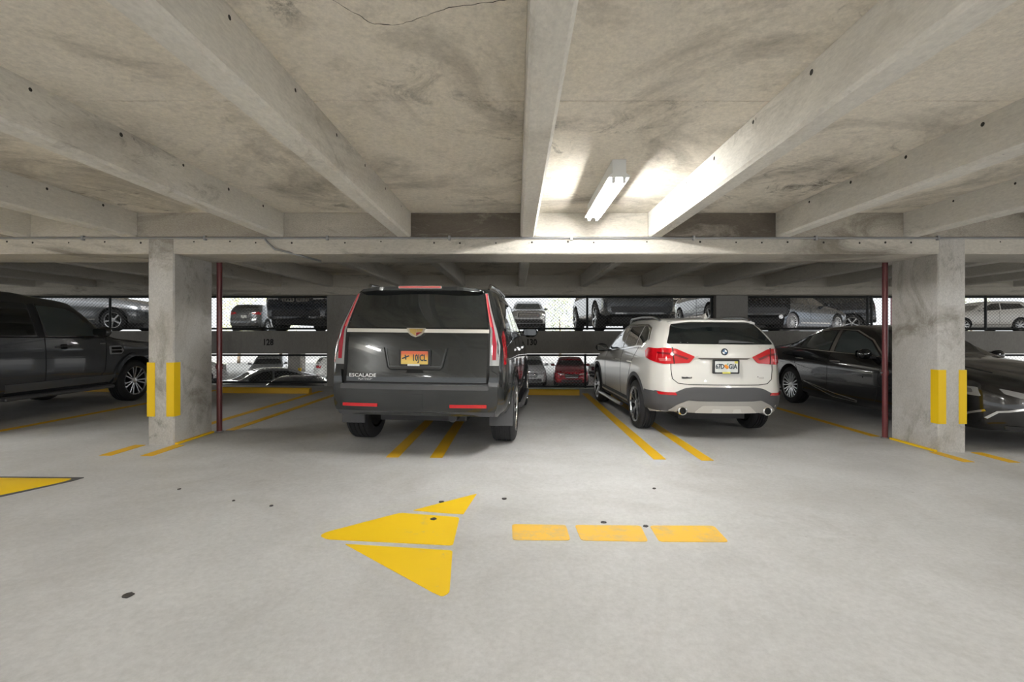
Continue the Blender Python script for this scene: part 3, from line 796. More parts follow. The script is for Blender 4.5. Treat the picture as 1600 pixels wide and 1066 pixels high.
    def mirror(s, y, z, x, mat, scale=1.0, both=True):
        for sg in (1, -1):
            bm = bmesh.new(); bmesh.ops.create_uvsphere(bm, u_segments=14, v_segments=8, radius=1)
            for v in bm.verts:
                v.co = Vector((sg*(x+.10)+v.co.x*.115*scale, y+v.co.y*.085*scale-(.0 if v.co.y > 0 else -.045), z+v.co.z*.075*scale+.0))
            o = from_bm('door_mirror', bm, mat, s.root, 60)
            MB().box(min(sg*(x-.10), sg*(x+.03)), max(sg*(x-.10), sg*(x+.03)), y-.03, y+.05, z-.065, z-.03).build('mirror_stalk', 'black_plastic', o)
            MB().prism(rnd([(-.09*scale, -.05), (.09*scale, -.05), (.09*scale, .05), (-.09*scale, .05)], .03), lambda u, v, d: (sg*(x+.10)+u, y-.047*scale+d+.002, z+v), -.006, .0).build('mirror_glass', 'car_glass', o)
    def plate(s, axis, x, z, mat='plate_white', frame=True):
        """licence plate lying on the surface at (x, z); returns its object, local +y into the car"""
        h, d = s.ray(axis, x, z); sg = -1 if axis == 'R' else 1
        p = MB().prism(rnd([(-.152, -.076), (.152, -.076), (.152, .076), (-.152, .076)], .012, 3), lambda u, v, q: (u, q, v), 0, .012).build('license_plate', mat, s.root)
        p.location = (x, h.y+sg*.035, z)
        if axis == 'F': p.rotation_euler = (0, 0, PI)
        if frame:
            o = rnd([(-.166, -.090), (.166, -.090), (.166, .090), (-.166, .090)], .016, 3); i = rnd([(-.147, -.070), (.147, -.070), (.147, .070), (-.147, .070)], .008, 3)
            mb = MB(); n = len(o)
            v = [(a, -.005, b) for a, b in o]+[(a, -.005, b) for a, b in i]+[(a, .03, b) for a, b in o]
            f = [(k, (k+1) % n, n+(k+1) % n, n+k) for k in range(n)]+[(k, (k+1) % n, 2*n+(k+1) % n, 2*n+k) for k in range(n)]
            mb.add(v, f).build('plate_frame', 'black_plastic', p)
        return p

RX = (PI/2, 0, 0)
# ---------------------------------------------- big black wagon, tail towards us
def black_wagon():
    c = Car('large_wagon', WAGON, 'paint_black_green', (-1.03, 6.15, fz(-1.03)), -4.0, 'large black upright wagon with tall red tail lamps and yellow-orange plate')
    c.wheels(7, 'fan', 'chrome')
    # glass
    rw = c.panel('rear_window', 'R', rnd([(-.79, 1.395), (.79, 1.395), (.705, 1.765), (-.705, 1.765)], .03), 'car_glass', .006)
    c.panel('windshield', 'F', rnd([(-.78, 1.37), (.78, 1.37), (.63, 1.77), (-.63, 1.77)], .05), 'car_glass', .005)
    for sg in (1, -1):
        for poly in ([(-.56, 1.40), (-.40, 1.72), (.22, 1.735), (.22, 1.38)], [(.30, 1.38), (.30, 1.735), (1.07, 1.73), (1.07, 1.36)], [(1.16, 1.36), (1.16, 1.73), (1.62, 1.70), (2.28, 1.325)]):
            c.panel('side_window', sg, rnd(poly, .03), 'car_glass', .005)
        c.strip('window_trim', sg, [(-.62, 1.372), (1.2, 1.345), (2.35, 1.30)], .022, 'chrome', .010)
        c.strip('window_trim', sg, [(-.60, 1.39), (-.43, 1.745), (1.2, 1.752), (1.66, 1.72), (2.34, 1.325)], .018, 'chrome', .010)
        for pts in ([(.26, 1.75), (.26, 1.2), (.40, .95), (.50, .5)], [(1.115, 1.75), (1.115, .48)], [(2.42, 1.28), (2.36, .48)]): c.strip('door_seam', sg, pts, .012, 'seam', .002)
        for y in (.42, 1.28):
            h, d = c.ray(sg, y, 1.13)
            o = MB().tube([(h.x+sg*.035, y-.12, 1.13), (h.x+sg*.045, y, 1.135), (h.x+sg*.035, y+.12, 1.13)], .016, 8).build('door_handle', 'chrome', c.root, 50)
            MB().tube([(h.x-sg*.01, y-.1, 1.13), (h.x+sg*.035, y-.1, 1.13)], .012, 6).build('handle_mount', 'chrome', o)
        c.strip('arch_moulding', sg, [(.50*math.cos(a), .415+.50*math.sin(a)) for a in np.linspace(-.05, PI+.15, 22)], .05, 'paint_black_green', .012, .03)
        c.strip('arch_moulding', sg, [(2.95+.50*math.cos(a), .415+.50*math.sin(a)) for a in np.linspace(-.1, PI+.1, 22)], .05, 'paint_black_green', .012, .03)
        c.strip('chrome_sill', sg, [(.52, .50), (2.40, .50)], .05, 'chrome', .012, .03)
        MB().tube([(sg*1.04, .55, .36), (sg*1.06, .7, .36), (sg*1.06, 2.2, .36), (sg*1.04, 2.35, .36)], .035, 8).build('running_board', 'grey_cladding', c.root, 50)
        MB().tube([(sg*.72, -.45, 1.84), (sg*.73, -.35, 1.905), (sg*.735, .4, 1.925), (sg*.72, 1.4, 1.915), (sg*.69, 1.65, 1.85)], .019, 8).build('roof_rail', 'chrome', c.root, 50)
        MB().box(min(sg*.74, sg*1.02), max(sg*.74, sg*1.02), -.47, -.45, .26, .58).build('mud_flap', 'grey_cladding', c.root, bevel=.008)
        # tall lamps: clear housing with a red core, thin red blade up the pillar
        q = (lambda p: p) if sg > 0 else mir
        lamp = c.panel('tail_lamp', 'R', q([(.800, .99), (.900, .99), (.908, 1.20), (.865, 1.38), (.80, 1.58), (.745, 1.785), (.715, 1.785), (.765, 1.55), (.80, 1.36)]), 'lamp_clear', .012, .03, .06)
        c.panel('lamp_core', 'R', q([(.828, 1.05), (.868, 1.05), (.872, 1.22), (.835, 1.40), (.785, 1.58), (.738, 1.775), (.722, 1.775), (.772, 1.57), (.822, 1.36)]), 'lamp_crimson', .018, .02, .06, parent=lamp)
        c.panel('lamp_blade', 'R', q([(.800, 1.40), (.818, 1.41), (.765, 1.60), (.735, 1.775), (.722, 1.775), (.76, 1.58)]), 'lamp_pink', .021, .02, .06, parent=lamp)
        sl = c.panel('side_lamp', sg, [(-.84, 1.0), (-.80, 1.0), (-.70, 1.30), (-.74, 1.36), (-.80, 1.30)], 'lamp_red_dark', .006, .02, .06)
        c.panel('lamp_lining', 'R', q([(.768, .80), (.800, .80), (.800, 1.36), (.765, 1.55), (.735, 1.70), (.728, 1.66), (.768, 1.40)]), 'seam', .007, .02, .08)
    # tailgate trim
    c.panel('chrome_bar', 'R', [(-.785, 1.338), (.785, 1.338), (.785, 1.378), (-.785, 1.378)], 'silver_trim', .018, .03)
    crest = c.panel('crest', 'R', [(-.105, 1.388), (-.085, 1.335), (-.05, 1.305), (0, 1.288), (.05, 1.305), (.085, 1.335), (.105, 1.388)], 'chrome', .030, .03)
    c.panel('crest_field', 'R', [(-.075, 1.378), (-.062, 1.340), (0, 1.302), (.0, 1.378)], 'gold', .034, .01, parent=crest)
    c.panel('crest_field', 'R', [(.004, 1.340), (.004, 1.304), (.062, 1.340), (.066, 1.345)], 'lamp_red_dark', .034, .01, parent=crest)
    c.panel('crest_field', 'R', [(.004, 1.378), (.004, 1.346), (.067, 1.350), (.075, 1.378)], 'gold', .034, .01, parent=crest)
    c.strip('plate_recess_edge', 'R', [(-.35, 1.175), (-.30, .965), (-.27, .94), (.27, .94), (.30, .965), (.35, 1.175)], .012, 'seam', .003)
    c.strip('plate_recess_lip', 'R', [(-.33, 1.17), (-.285, .975), (.285, .975), (.33, 1.17)], .010, 'paint_graphite', .008)
    c.panel('release_handle', 'R', rnd([(-.10, .905), (.10, .905), (.075, .945), (-.075, .945)], .01), 'seam', .006)
    c.strip('tailgate_seam', 'R', [(-.785, .80), (.785, .80)], .014, 'seam', .003)
    # stepped bumper
    c.panel('rear_bumper', 'R', rnd([(-.87, .50), (.87, .50), (.895, .60), (.89, .90), (.815, .94), (.79, .775), (-.79, .775), (-.815, .94), (-.89, .90), (-.895, .60)], .02), 'paint_black_green', .045, .09, .07)
    c.panel('bumper_step', 'R', rnd([(-.80, .735), (.80, .735), (.80, .785), (-.80, .785)], .01), 'grey_cladding', .075, .09, .08)
    c.panel('bumper_skirt', 'R', rnd([(-.86, .445), (.86, .445), (.87, .515), (-.87, .515)], .01), 'grey_cladding', .035, .07, .08)
    c.panel('tow_cover', 'R', rnd([(-.34, .53), (.10, .53), (.10, .685), (-.34, .685)], .01), 'paint_black_green', .050, .01, .08)
    for sg in (1, -1):
        c.panel('reflector', 'R', [(sg*.39, .545), (sg*.78, .545), (sg*.78, .580), (sg*.39, .580)], 'lamp_red', .056, .02, .08)
    # roof spoiler and high brake light
    sp = MB(); pts = rnd([(-.70, -.52), (.70, -.52), (.695, -.74), (.45, -.79), (-.45, -.79), (-.695, -.74)], .05)
    n = len(pts); v = []
    for u, y in pts:
        t = (-.52-y)/.27; zt = 1.872-.015*t-.045*abs(u/.7)**3; zb = 1.80-.02*abs(u/.7)**3+.012*t
        v += [(u, y, zt), (u, y, zb)]
    sp.add(v, [tuple(2*k for k in range(n)), tuple(2*k+1 for k in range(n))]+[(2*k, 2*((k+1) % n), 2*((k+1) % n)+1, 2*k+1) for k in range(n)])
    spo = sp.build('roof_spoiler', 'paint_black_green', c.root, 30, bevel=.004)
    MB().box(-.245, .245, -.802, -.78, 1.825, 1.858).build('brake_light_surround', 'chrome', spo, bevel=.004)
    MB().box(-.235, .235, -.808, -.79, 1.831, 1.852).build('brake_light', 'lamp_pink', spo)
    # plate and lettering
    p = c.plate('R', 0, 1.07, 'plate_sunset')
    text_obj('plate_text', '10JCL', .098, 'plate_ink', p, (.052, -.003, -.004), RX, .66, .02)
    pl = MB(); a = .38
    for L_, w_, r_ in ((.042, .007, a), (.026, .006, a+1.35)):
        pl.prism([(-.098+L_*math.cos(r_)-w_*math.sin(r_)*q, .004+L_*math.sin(r_)+w_*math.cos(r_)*q) for q in (-1, 1)]+[(-.098-L_*math.cos(r_)-w_*math.sin(r_)*q, .004-L_*math.sin(r_)+w_*math.cos(r_)*q) for q in (1, -1)], lambda u, v, d: (u, d, v), -.003, .001)
    pl.build('propeller_emblem', 'plate_ink', p)
    MB().box(-.075, .055, -.008, -.004, -.088, -.068).build('frame_tab', 'plate_white', p)
    h, d = c.ray('R', -.58, .87)
    text_obj('model_lettering', 'ESCALADE', .052, 'chrome', c.root, (-.575, h.y-.008, .872), RX, 1.22, .015)
    text_obj('trim_lettering', 'PLATINUM', .030, 'chrome', c.root, (-.545, h.y-.008, .832), RX, 1.1)
    # underside
    MB().tube([(-.72, .12, .40), (.72, .12, .40)], .06, 10).build('rear_axle', 'alloy_dark', c.root, 50)
    MB().tube([(.38, -.80, .40), (.38, .6, .40)], .05, 10).build('exhaust', 'alloy_dark', c.root, 50)
    MB().box(-.5, .5, -.6, 2.8, .33, .42).build('underbody', 'black_plastic', c.root)
    c.mirror(2.14, 1.36, 1.0, 'paint_black_green', 1.15)
    c.panel('front_grille', 'F', rnd([(-.45, .62), (.45, .62), (.5, .98), (-.5, .98)], .04), 'chrome', .006)
    for sg in (1, -1): c.panel('headlamp', 'F', [(sg*.6, .62), (sg*.75, .62), (sg*.75, 1.0), (sg*.6, 1.0)], 'lamp_clear', .006)
    return c
black_wagon()

# ---------------------------------------------- white hatchback, tail towards us
def white_hatch():
    c = Car('compact_hatchback', HATCH, 'paint_pearl', (2.60, 7.0, fz(2.6)), 2.0, 'pearl white compact hatchback with roof rails and red winged tail lamps')
    c.wheels(5, 'y', 'alloy', rimr=.25)
    c.panel('rear_window', 'R', rnd([(-.70, 1.225), (.70, 1.225), (.58, 1.47), (.52, 1.515), (-.52, 1.515), (-.58, 1.47)], .03), 'car_glass', .005)
    c.panel('windshield', 'F', rnd([(-.74, 1.10), (.74, 1.10), (.55, 1.48), (-.55, 1.48)], .05), 'car_glass', .005)
    for sg in (1, -1):
        q = (lambda p: p) if sg > 0 else mir
        for poly in ([(-.30, 1.27), (-.19, 1.40), (-.02, 1.46), (.10, 1.465), (.14, 1.185), (-.12, 1.195)], [(.19, 1.18), (.15, 1.465), (.82, 1.465), (.86, 1.13)], [(.92, 1.125), (.88, 1.465), (1.25, 1.435), (1.62, 1.30), (1.98, 1.06)]):
            c.panel('side_window', sg, rnd(poly, .025), 'car_glass', .005)
        c.strip('window_trim', sg, [(-.20, 1.17), (.15, 1.158), (1.0, 1.095), (2.02, 1.03)], .016, 'chrome', .009)
        c.strip('window_trim', sg, [(-.20, 1.17), (-.355, 1.27), (-.22, 1.43), (.0, 1.482), (.85, 1.488), (1.27, 1.458), (1.66, 1.31), (2.04, 1.05)], .016, 'chrome', .009)
        for pts in ([(.86, 1.13), (.84, .40)], [(2.02, 1.02), (1.95, .40)], [(-.02, 1.16), (.20, .95), (.42, .55), (.44, .40)]): c.strip('door_seam', sg, pts, .010, 'seam', .002)
        for y in (.30, 1.10):
            h, d = c.ray(sg, y, .93)
            MB().tube([(h.x-sg*.01, y-.11, .93), (h.x+sg*.03, y-.07, .935), (h.x+sg*.03, y+.07, .935), (h.x-sg*.01, y+.11, .93)], .014, 8).build('door_handle', 'paint_pearl', c.root, 50)
        c.strip('character_line', sg, [(-.35, 1.02), (.5, .985), (1.6, .93), (2.3, .90)], .012, 'paint_pearl', .006)
        for y0 in (0, 2.67):
            c.strip('arch_cladding', sg, [(y0+.425*math.cos(a), .355+.425*math.sin(a)) for a in np.linspace(-.15, PI+.15, 24)], .055, 'grey_cladding', .006, .03)
        c.panel('corner_cladding', sg, [(-.78, .35), (-.36, .35), (-.40, .45), (-.42, .61), (-.70, .61)], 'grey_cladding', .010, .04, .05)
        c.panel('sill_cladding', sg, [(.40, .27), (2.28, .27), (2.28, .40), (.40, .40)], 'grey_cladding', .008, .03)
        c.strip('sill_trim', sg, [(.42, .335), (2.25, .335)], .03, 'silver_trim', .016, .02)
        MB().tube([(sg*.965, .50, .27), (sg*.985, .6, .27), (sg*.985, 2.0, .27), (sg*.965, 2.1, .27)], .028, 8).build('side_step', 'alloy', c.root, 50)
        MB().tube([(sg*.63, -.30, 1.53), (sg*.645, -.20, 1.565), (sg*.655, -.02, 1.592), (sg*.655, .5, 1.607), (sg*.645, 1.1, 1.59), (sg*.60, 1.35, 1.53)], .017, 8).build('roof_rail', 'alloy', c.root, 50)
        lamp = c.panel('tail_lamp', 'R', q(rnd([(.37, 1.065), (.60, 1.165), (.73, 1.175), (.82, 1.16), (.84, 1.12), (.825, .985), (.74, .965), (.44, .985)], .02)), 'lamp_red', .014, .03, .05)
        c.panel('lamp_bar', 'R', q([(.45, 1.045), (.62, 1.105), (.80, 1.12), (.80, 1.095), (.63, 1.08), (.47, 1.025)]), 'lamp_red_dark', .018, .01, .05, parent=lamp)
        c.panel('reverse_lens', 'R', q([(.66, 1.005), (.78, 1.0), (.79, 1.035), (.67, 1.04)]), 'lamp_pink', .018, .01, .05, parent=lamp)
        c.strip('lamp_split', 'R', q([(.625, .97), (.64, 1.18)]), .008, 'seam', .020, .02, parent=lamp)
        c.panel('lamp_wrap', sg, rnd([(-.66, .985), (-.40, 1.04), (-.36, 1.13), (-.44, 1.17), (-.66, 1.165)], .02), 'lamp_red', .010, .03, .05, parent=lamp)
        c.panel('reflector', 'R', [(sg*.60, .575), (sg*.80, .575), (sg*.82, .61), (sg*.62, .61)], 'lamp_red', .024, .02, .06)
        ex = MB().tube([(sg*.545, -.90, .385), (sg*.545, -.72, .385)], .058, 20, False).build('exhaust_tip', 'chrome', c.root, 40)
        bm2 = MB(); n = 20
        for rr_, yy in ((.058, -.90), (.044, -.905), (.04, -.80)): pass
        o2 = MB().add([(sg*.545+.058*math.cos(2*PI*k/n), -.90, .385+.058*math.sin(2*PI*k/n)) for k in range(n)]+[(sg*.545+.043*math.cos(2*PI*k/n), -.905, .385+.043*math.sin(2*PI*k/n)) for k in range(n)], [(k, (k+1) % n, n+(k+1) % n, n+k) for k in range(n)]).build('tip_ring', 'chrome', ex, 40)
        MB().tube([(sg*.545, -.895, .385), (sg*.545, -.80, .385)], .043, 16).build('tip_bore', 'seam', ex)
    # tail trim
    c.panel('rear_cladding', 'R', rnd([(-.80, .36), (.80, .36), (.845, .62), (.64, .60), (.50, .665), (.40, .68), (-.40, .68), (-.50, .665), (-.64, .60), (-.845, .62)], .03), 'grey_cladding', .014, .05, .06)
    c.panel('rear_skid_plate', 'R', rnd([(-.70, .37), (-.60, .455), (-.47, .515), (-.36, .505), (.36, .505), (.47, .515), (.60, .455), (.70, .37), (.40, .36), (-.40, .36)], .02), 'skid_grey', .030, .05, .06)
    c.panel('skid_insert', 'R', rnd([(-.40, .36), (-.30, .45), (.30, .45), (.40, .36)], .02), 'skid_pale', .040, .03, .06)
    for x in (-.13, .13): c.panel('skid_rib', 'R', [(x-.06, .365), (x-.045, .41), (x+.045, .41), (x+.06, .365)], 'silver_trim', .046, .01, .06)
    c.strip('tailgate_seam', 'R', [(-.66, .97), (-.66, .90), (-.645, .78), (-.58, .725), (-.45, .71), (.45, .71), (.58, .725), (.645, .78), (.66, .90), (.66, .97)], .009, 'seam', .002)
    c.panel('plate_ledge', 'R', rnd([(-.30, 1.03), (.30, 1.03), (.36, 1.055), (-.36, 1.055)], .01), 'interior_trim', .003, .01)
    c.panel('plate_hood', 'R', rnd([(-.37, 1.052), (.37, 1.052), (.33, 1.075), (-.33, 1.075)], .01), 'paint_pearl', .03, .03)
    # round badge
    h, d = c.ray('R', 0, 1.13); yb = h.y
    def disc(name, r, mat, y0, y1, parent, a0=0, a1=2*PI, n=28):
        pts = [(r*math.cos(a0+(a1-a0)*k/n), r*math.sin(a0+(a1-a0)*k/n)) for k in range(n if a1-a0 > 6 else n+1)]
        if a1-a0 < 6: pts.append((0, 0))
        return MB().prism(pts, lambda u, v, dd: (u, dd, v+1.13), y0, y1).build(name, mat, parent)
    bd = disc('round_badge', .047, 'chrome', yb-.018, yb+.01, c.root)
    disc('badge_ring', .044, 'seam', yb-.020, yb-.015, bd)
    disc('badge_disc', .029, 'plate_white', yb-.022, yb-.015, bd)
    for k in (1, 3): disc('badge_quarter', .029, 'roundel_blue', yb-.024, yb-.018, bd, PI/2*k, PI/2*(k+1), 8)
    p = c.plate('R', .0, .945, 'plate_white'); p.location.y = yb-.07
    for t, x in (('67D', -.082), ('GIA', .082)): text_obj('plate_text', t, .085, 'plate_ink', p, (x, -.003, 0), RX, .76, .02)
    for dx, dz, r in ((-.006, .006, .020), (.010, -.008, .019)):
        MB().prism([(dx+r*math.cos(2*PI*k/14), dz+r*1.15*math.sin(2*PI*k/14)) for k in range(14)], lambda u, v, d: (u, d, v), -.003-.001*(r > .0195), .001).build('orange_emblem', 'plate_orange', p)
    MB().prism([(-.006, .02), (.02, .045), (.028, .036), (.008, .016)], lambda u, v, d: (u, d, v), -.004, .001).build('emblem_leaf', 'plate_green', p)
    MB().box(.105, .146, -.003, .001, .042, .07).build('plate_sticker', 'plate_yellow_ink', p)
    MB().box(-.05, .05, -.009, -.004, -.088, -.066).build('frame_tab', 'plate_yellow_ink', p)
    h, d = c.ray('R', -.48, .80); db = MB()
    for k in range(8): db.box(-.535+k*.0185, -.535+k*.0185+.015, h.y-.012, h.y+.03, .786, .804+.004*(k % 3 == 0))
    db.build('dealer_badge', 'grey_cladding', c.root)
    h, d = c.ray('R', .48, .80); dl = MB()
    for k in range(4): dl.box(.462+k*.016, .474+k*.016, h.y-.010, h.y+.04, .792, .808)
    dl.build('drive_lettering', 'silver_trim', c.root)
    MB().prism([(.40, .785), (.425, .785), (.455, .815), (.44, .82)], lambda u, v, dd: (u, dd, v), h.y-.006, h.y+.03).build('drive_badge', 'seam', c.root)
    h, d = c.ray('R', .62, 1.185); text_obj('model_lettering', 'X1', .055, 'silver_trim', c.root, (.50, c.ray('R', .50, 1.185)[0].y-.006, 1.185), RX, 1.2)
    # roof spoiler
    sp = MB(); pts = rnd([(-.60, -.28), (.60, -.28), (.585, -.52), (.40, -.63), (-.40, -.63), (-.585, -.52)], .05); n = len(pts); v = []
    for u, y in pts:
        t = (-.28-y)/.35; zt = 1.578-.028*t-.05*abs(u/.6)**3; zb = zt-.05+.025*t
        v += [(u, y, zt), (u, y, zb)]
    sp.add(v, [tuple(2*k for k in range(n)), tuple(2*k+1 for k in range(n))]+[(2*k, 2*((k+1) % n), 2*((k+1) % n)+1, 2*k+1) for k in range(n)])
    sp.build('roof_spoiler', 'paint_pearl', c.root, 30, bevel=.004)
    fin = MB(); fin.add([(-.03, -.30, 1.57), (.03, -.30, 1.57), (0, -.10, 1.575), (0, -.28, 1.645), (.0, -.20, 1.63)], [(0, 1, 2), (0, 3, 1), (1, 3, 4, 2), (0, 2, 4, 3)]); fin.build('antenna_fin', 'paint_pearl', c.root)
    # wiper
    wy = c.ray('R', .1, 1.26)[0].y
    MB().add([(-.06, wy-.02, 1.235), (-.05, wy-.02, 1.275), (.02, wy-.022, 1.285), (.42, wy-.0, 1.252), (.42, wy-.0, 1.244)], [(0, 1, 2, 3, 4)]).add([(-.06, wy-.0, 1.235), (.42, wy+.02, 1.244)], []).build('rear_wiper', 'grey_cladding', c.root)
    MB().box(-.45, .45, -.5, 2.5, .22, .32).build('underbody', 'black_plastic', c.root)
    c.mirror(1.80, 1.10, .90, 'black_plastic', 1.0)
    for sg in (1, -1):
        c.panel('headlamp', 'F', [(sg*.42, .68), (sg*.72, .70), (sg*.74, .80), (sg*.42, .78)], 'lamp_clear', .006)
        c.panel('front_grille', 'F', rnd([(sg*.05, .60), (sg*.26, .60), (sg*.28, .76), (sg*.05, .77)], .03), 'chrome', .006)
white_hatch()

# ---------------------------------------------- dark grey off-roader, side towards us
def off_roader():
    c = Car('boxy_offroader', ROVER, 'paint_graphite', (-8.15, 6.27, fz(-8.15)), 0, 'dark grey boxy off-roader seen from its passenger side')
    c.wheels(7, 'pair', 'alloy', rimr=.265)
    c.panel('windshield', 'F', rnd([(-.80, 1.24), (.80, 1.24), (.68, 1.75), (-.68, 1.75)], .04), 'car_glass_light', .005)
    c.panel('rear_window', 'R', rnd([(-.70, 1.25), (.70, 1.25), (.66, 1.75), (-.66, 1.75)], .04), 'car_glass', .005)
    for sg in (1, -1):
        for poly, m in (([(-.75, 1.27), (-.72, 1.72), (-.02, 1.74), (-.02, 1.26)], 'car_glass'), ([(.08, 1.25), (.08, 1.73), (.90, 1.715), (.98, 1.24)], 'car_glass'), ([(1.17, 1.235), (1.06, 1.70), (1.56, 1.665), (1.72, 1.60), (2.12, 1.225)], 'car_glass_light')):
            c.panel('side_window', sg, rnd(poly, .025), m, .005)
        c.strip('window_sill_trim', sg, [(-.8, 1.235), (1.1, 1.212), (2.25, 1.195)], .016, 'seam', .008)
        for pts in ([(.03, 1.74), (.03, 1.0), (.30, .80), (.48, .48)], [(1.06, 1.72), (1.12, 1.2), (1.12, .52), (1.05, .44)], [(2.23, 1.18), (2.18, .62), (2.02, .44)]): c.strip('door_seam', sg, pts, .011, 'seam', .002)
        c.panel('door_pillar', sg, [(.93, 1.72), (1.03, 1.72), (1.13, 1.22), (1.02, 1.22)], 'black_plastic', .004)
        for y in (.28, 1.42):
            h, d = c.ray(sg, y, 1.06)
            c.panel('handle_recess', sg, rnd([(y-.06, 1.02), (y+.06, 1.02), (y+.06, 1.10), (y-.06, 1.10)], .03), 'seam', .003)
            MB().tube([(h.x-sg*.005, y-.14, 1.058), (h.x+sg*.035, y-.08, 1.064), (h.x+sg*.035, y+.08, 1.064), (h.x-sg*.005, y+.14, 1.058)], .016, 8).build('door_handle', 'paint_graphite', c.root, 50)
        for y0 in (0, 2.885):
            c.strip('arch_flare', sg, [(y0+.49*math.cos(a), .40+.49*math.sin(a)) for a in np.linspace(-.05, PI+.1, 24)], .07, 'paint_graphite', .030, .04)
        c.panel('sill_moulding', sg, rnd([(.48, .42), (2.30, .42), (2.40, .54), (.50, .54)], .02), 'paint_steel', .018, .03)
        MB().box(min(sg*.80, sg*1.0), max(sg*.80, sg*1.0), .5, 2.35, .31, .365).build('side_step', 'grey_cladding', c.root, bevel=.015)
        v = c.panel('fender_vent', sg, rnd([(2.285, .90), (2.52, .90), (2.58, .96), (2.52, 1.05), (2.285, 1.05)], .015), 'alloy', .012)
        for z in (.925, .985): c.panel('vent_mesh', sg, rnd([(2.31, z), (2.51, z), (2.54, z+.02), (2.51, z+.045), (2.31, z+.045)], .008), 'seam', .016, .01, parent=v)
        c.panel('side_repeater', sg, [(2.10, 1.085), (2.20, 1.085), (2.20, 1.105), (2.10, 1.105)], 'lamp_clear', .008, .01)
        c.panel('headlamp', 'F', rnd([(sg*.48, .86), (sg*.74, .86), (sg*.74, 1.0), (sg*.48, 1.0)], .02), 'lamp_clear', .008)
        c.panel('tail_lamp', 'R', rnd([(sg*.72, .95), (sg*.86, .95), (sg*.85, 1.40), (sg*.72, 1.40)], .02), 'lamp_red', .008)
    c.panel('front_grille', 'F', rnd([(-.42, .84), (.42, .84), (.42, 1.0), (-.42, 1.0)], .02), 'alloy_dark', .008)
    MB().box(-.5, .5, -.7, 3.2, .30, .42).build('underbody', 'black_plastic', c.root)
    c.mirror(2.02, 1.30, .94, 'paint_graphite', 1.25)
off_roader()

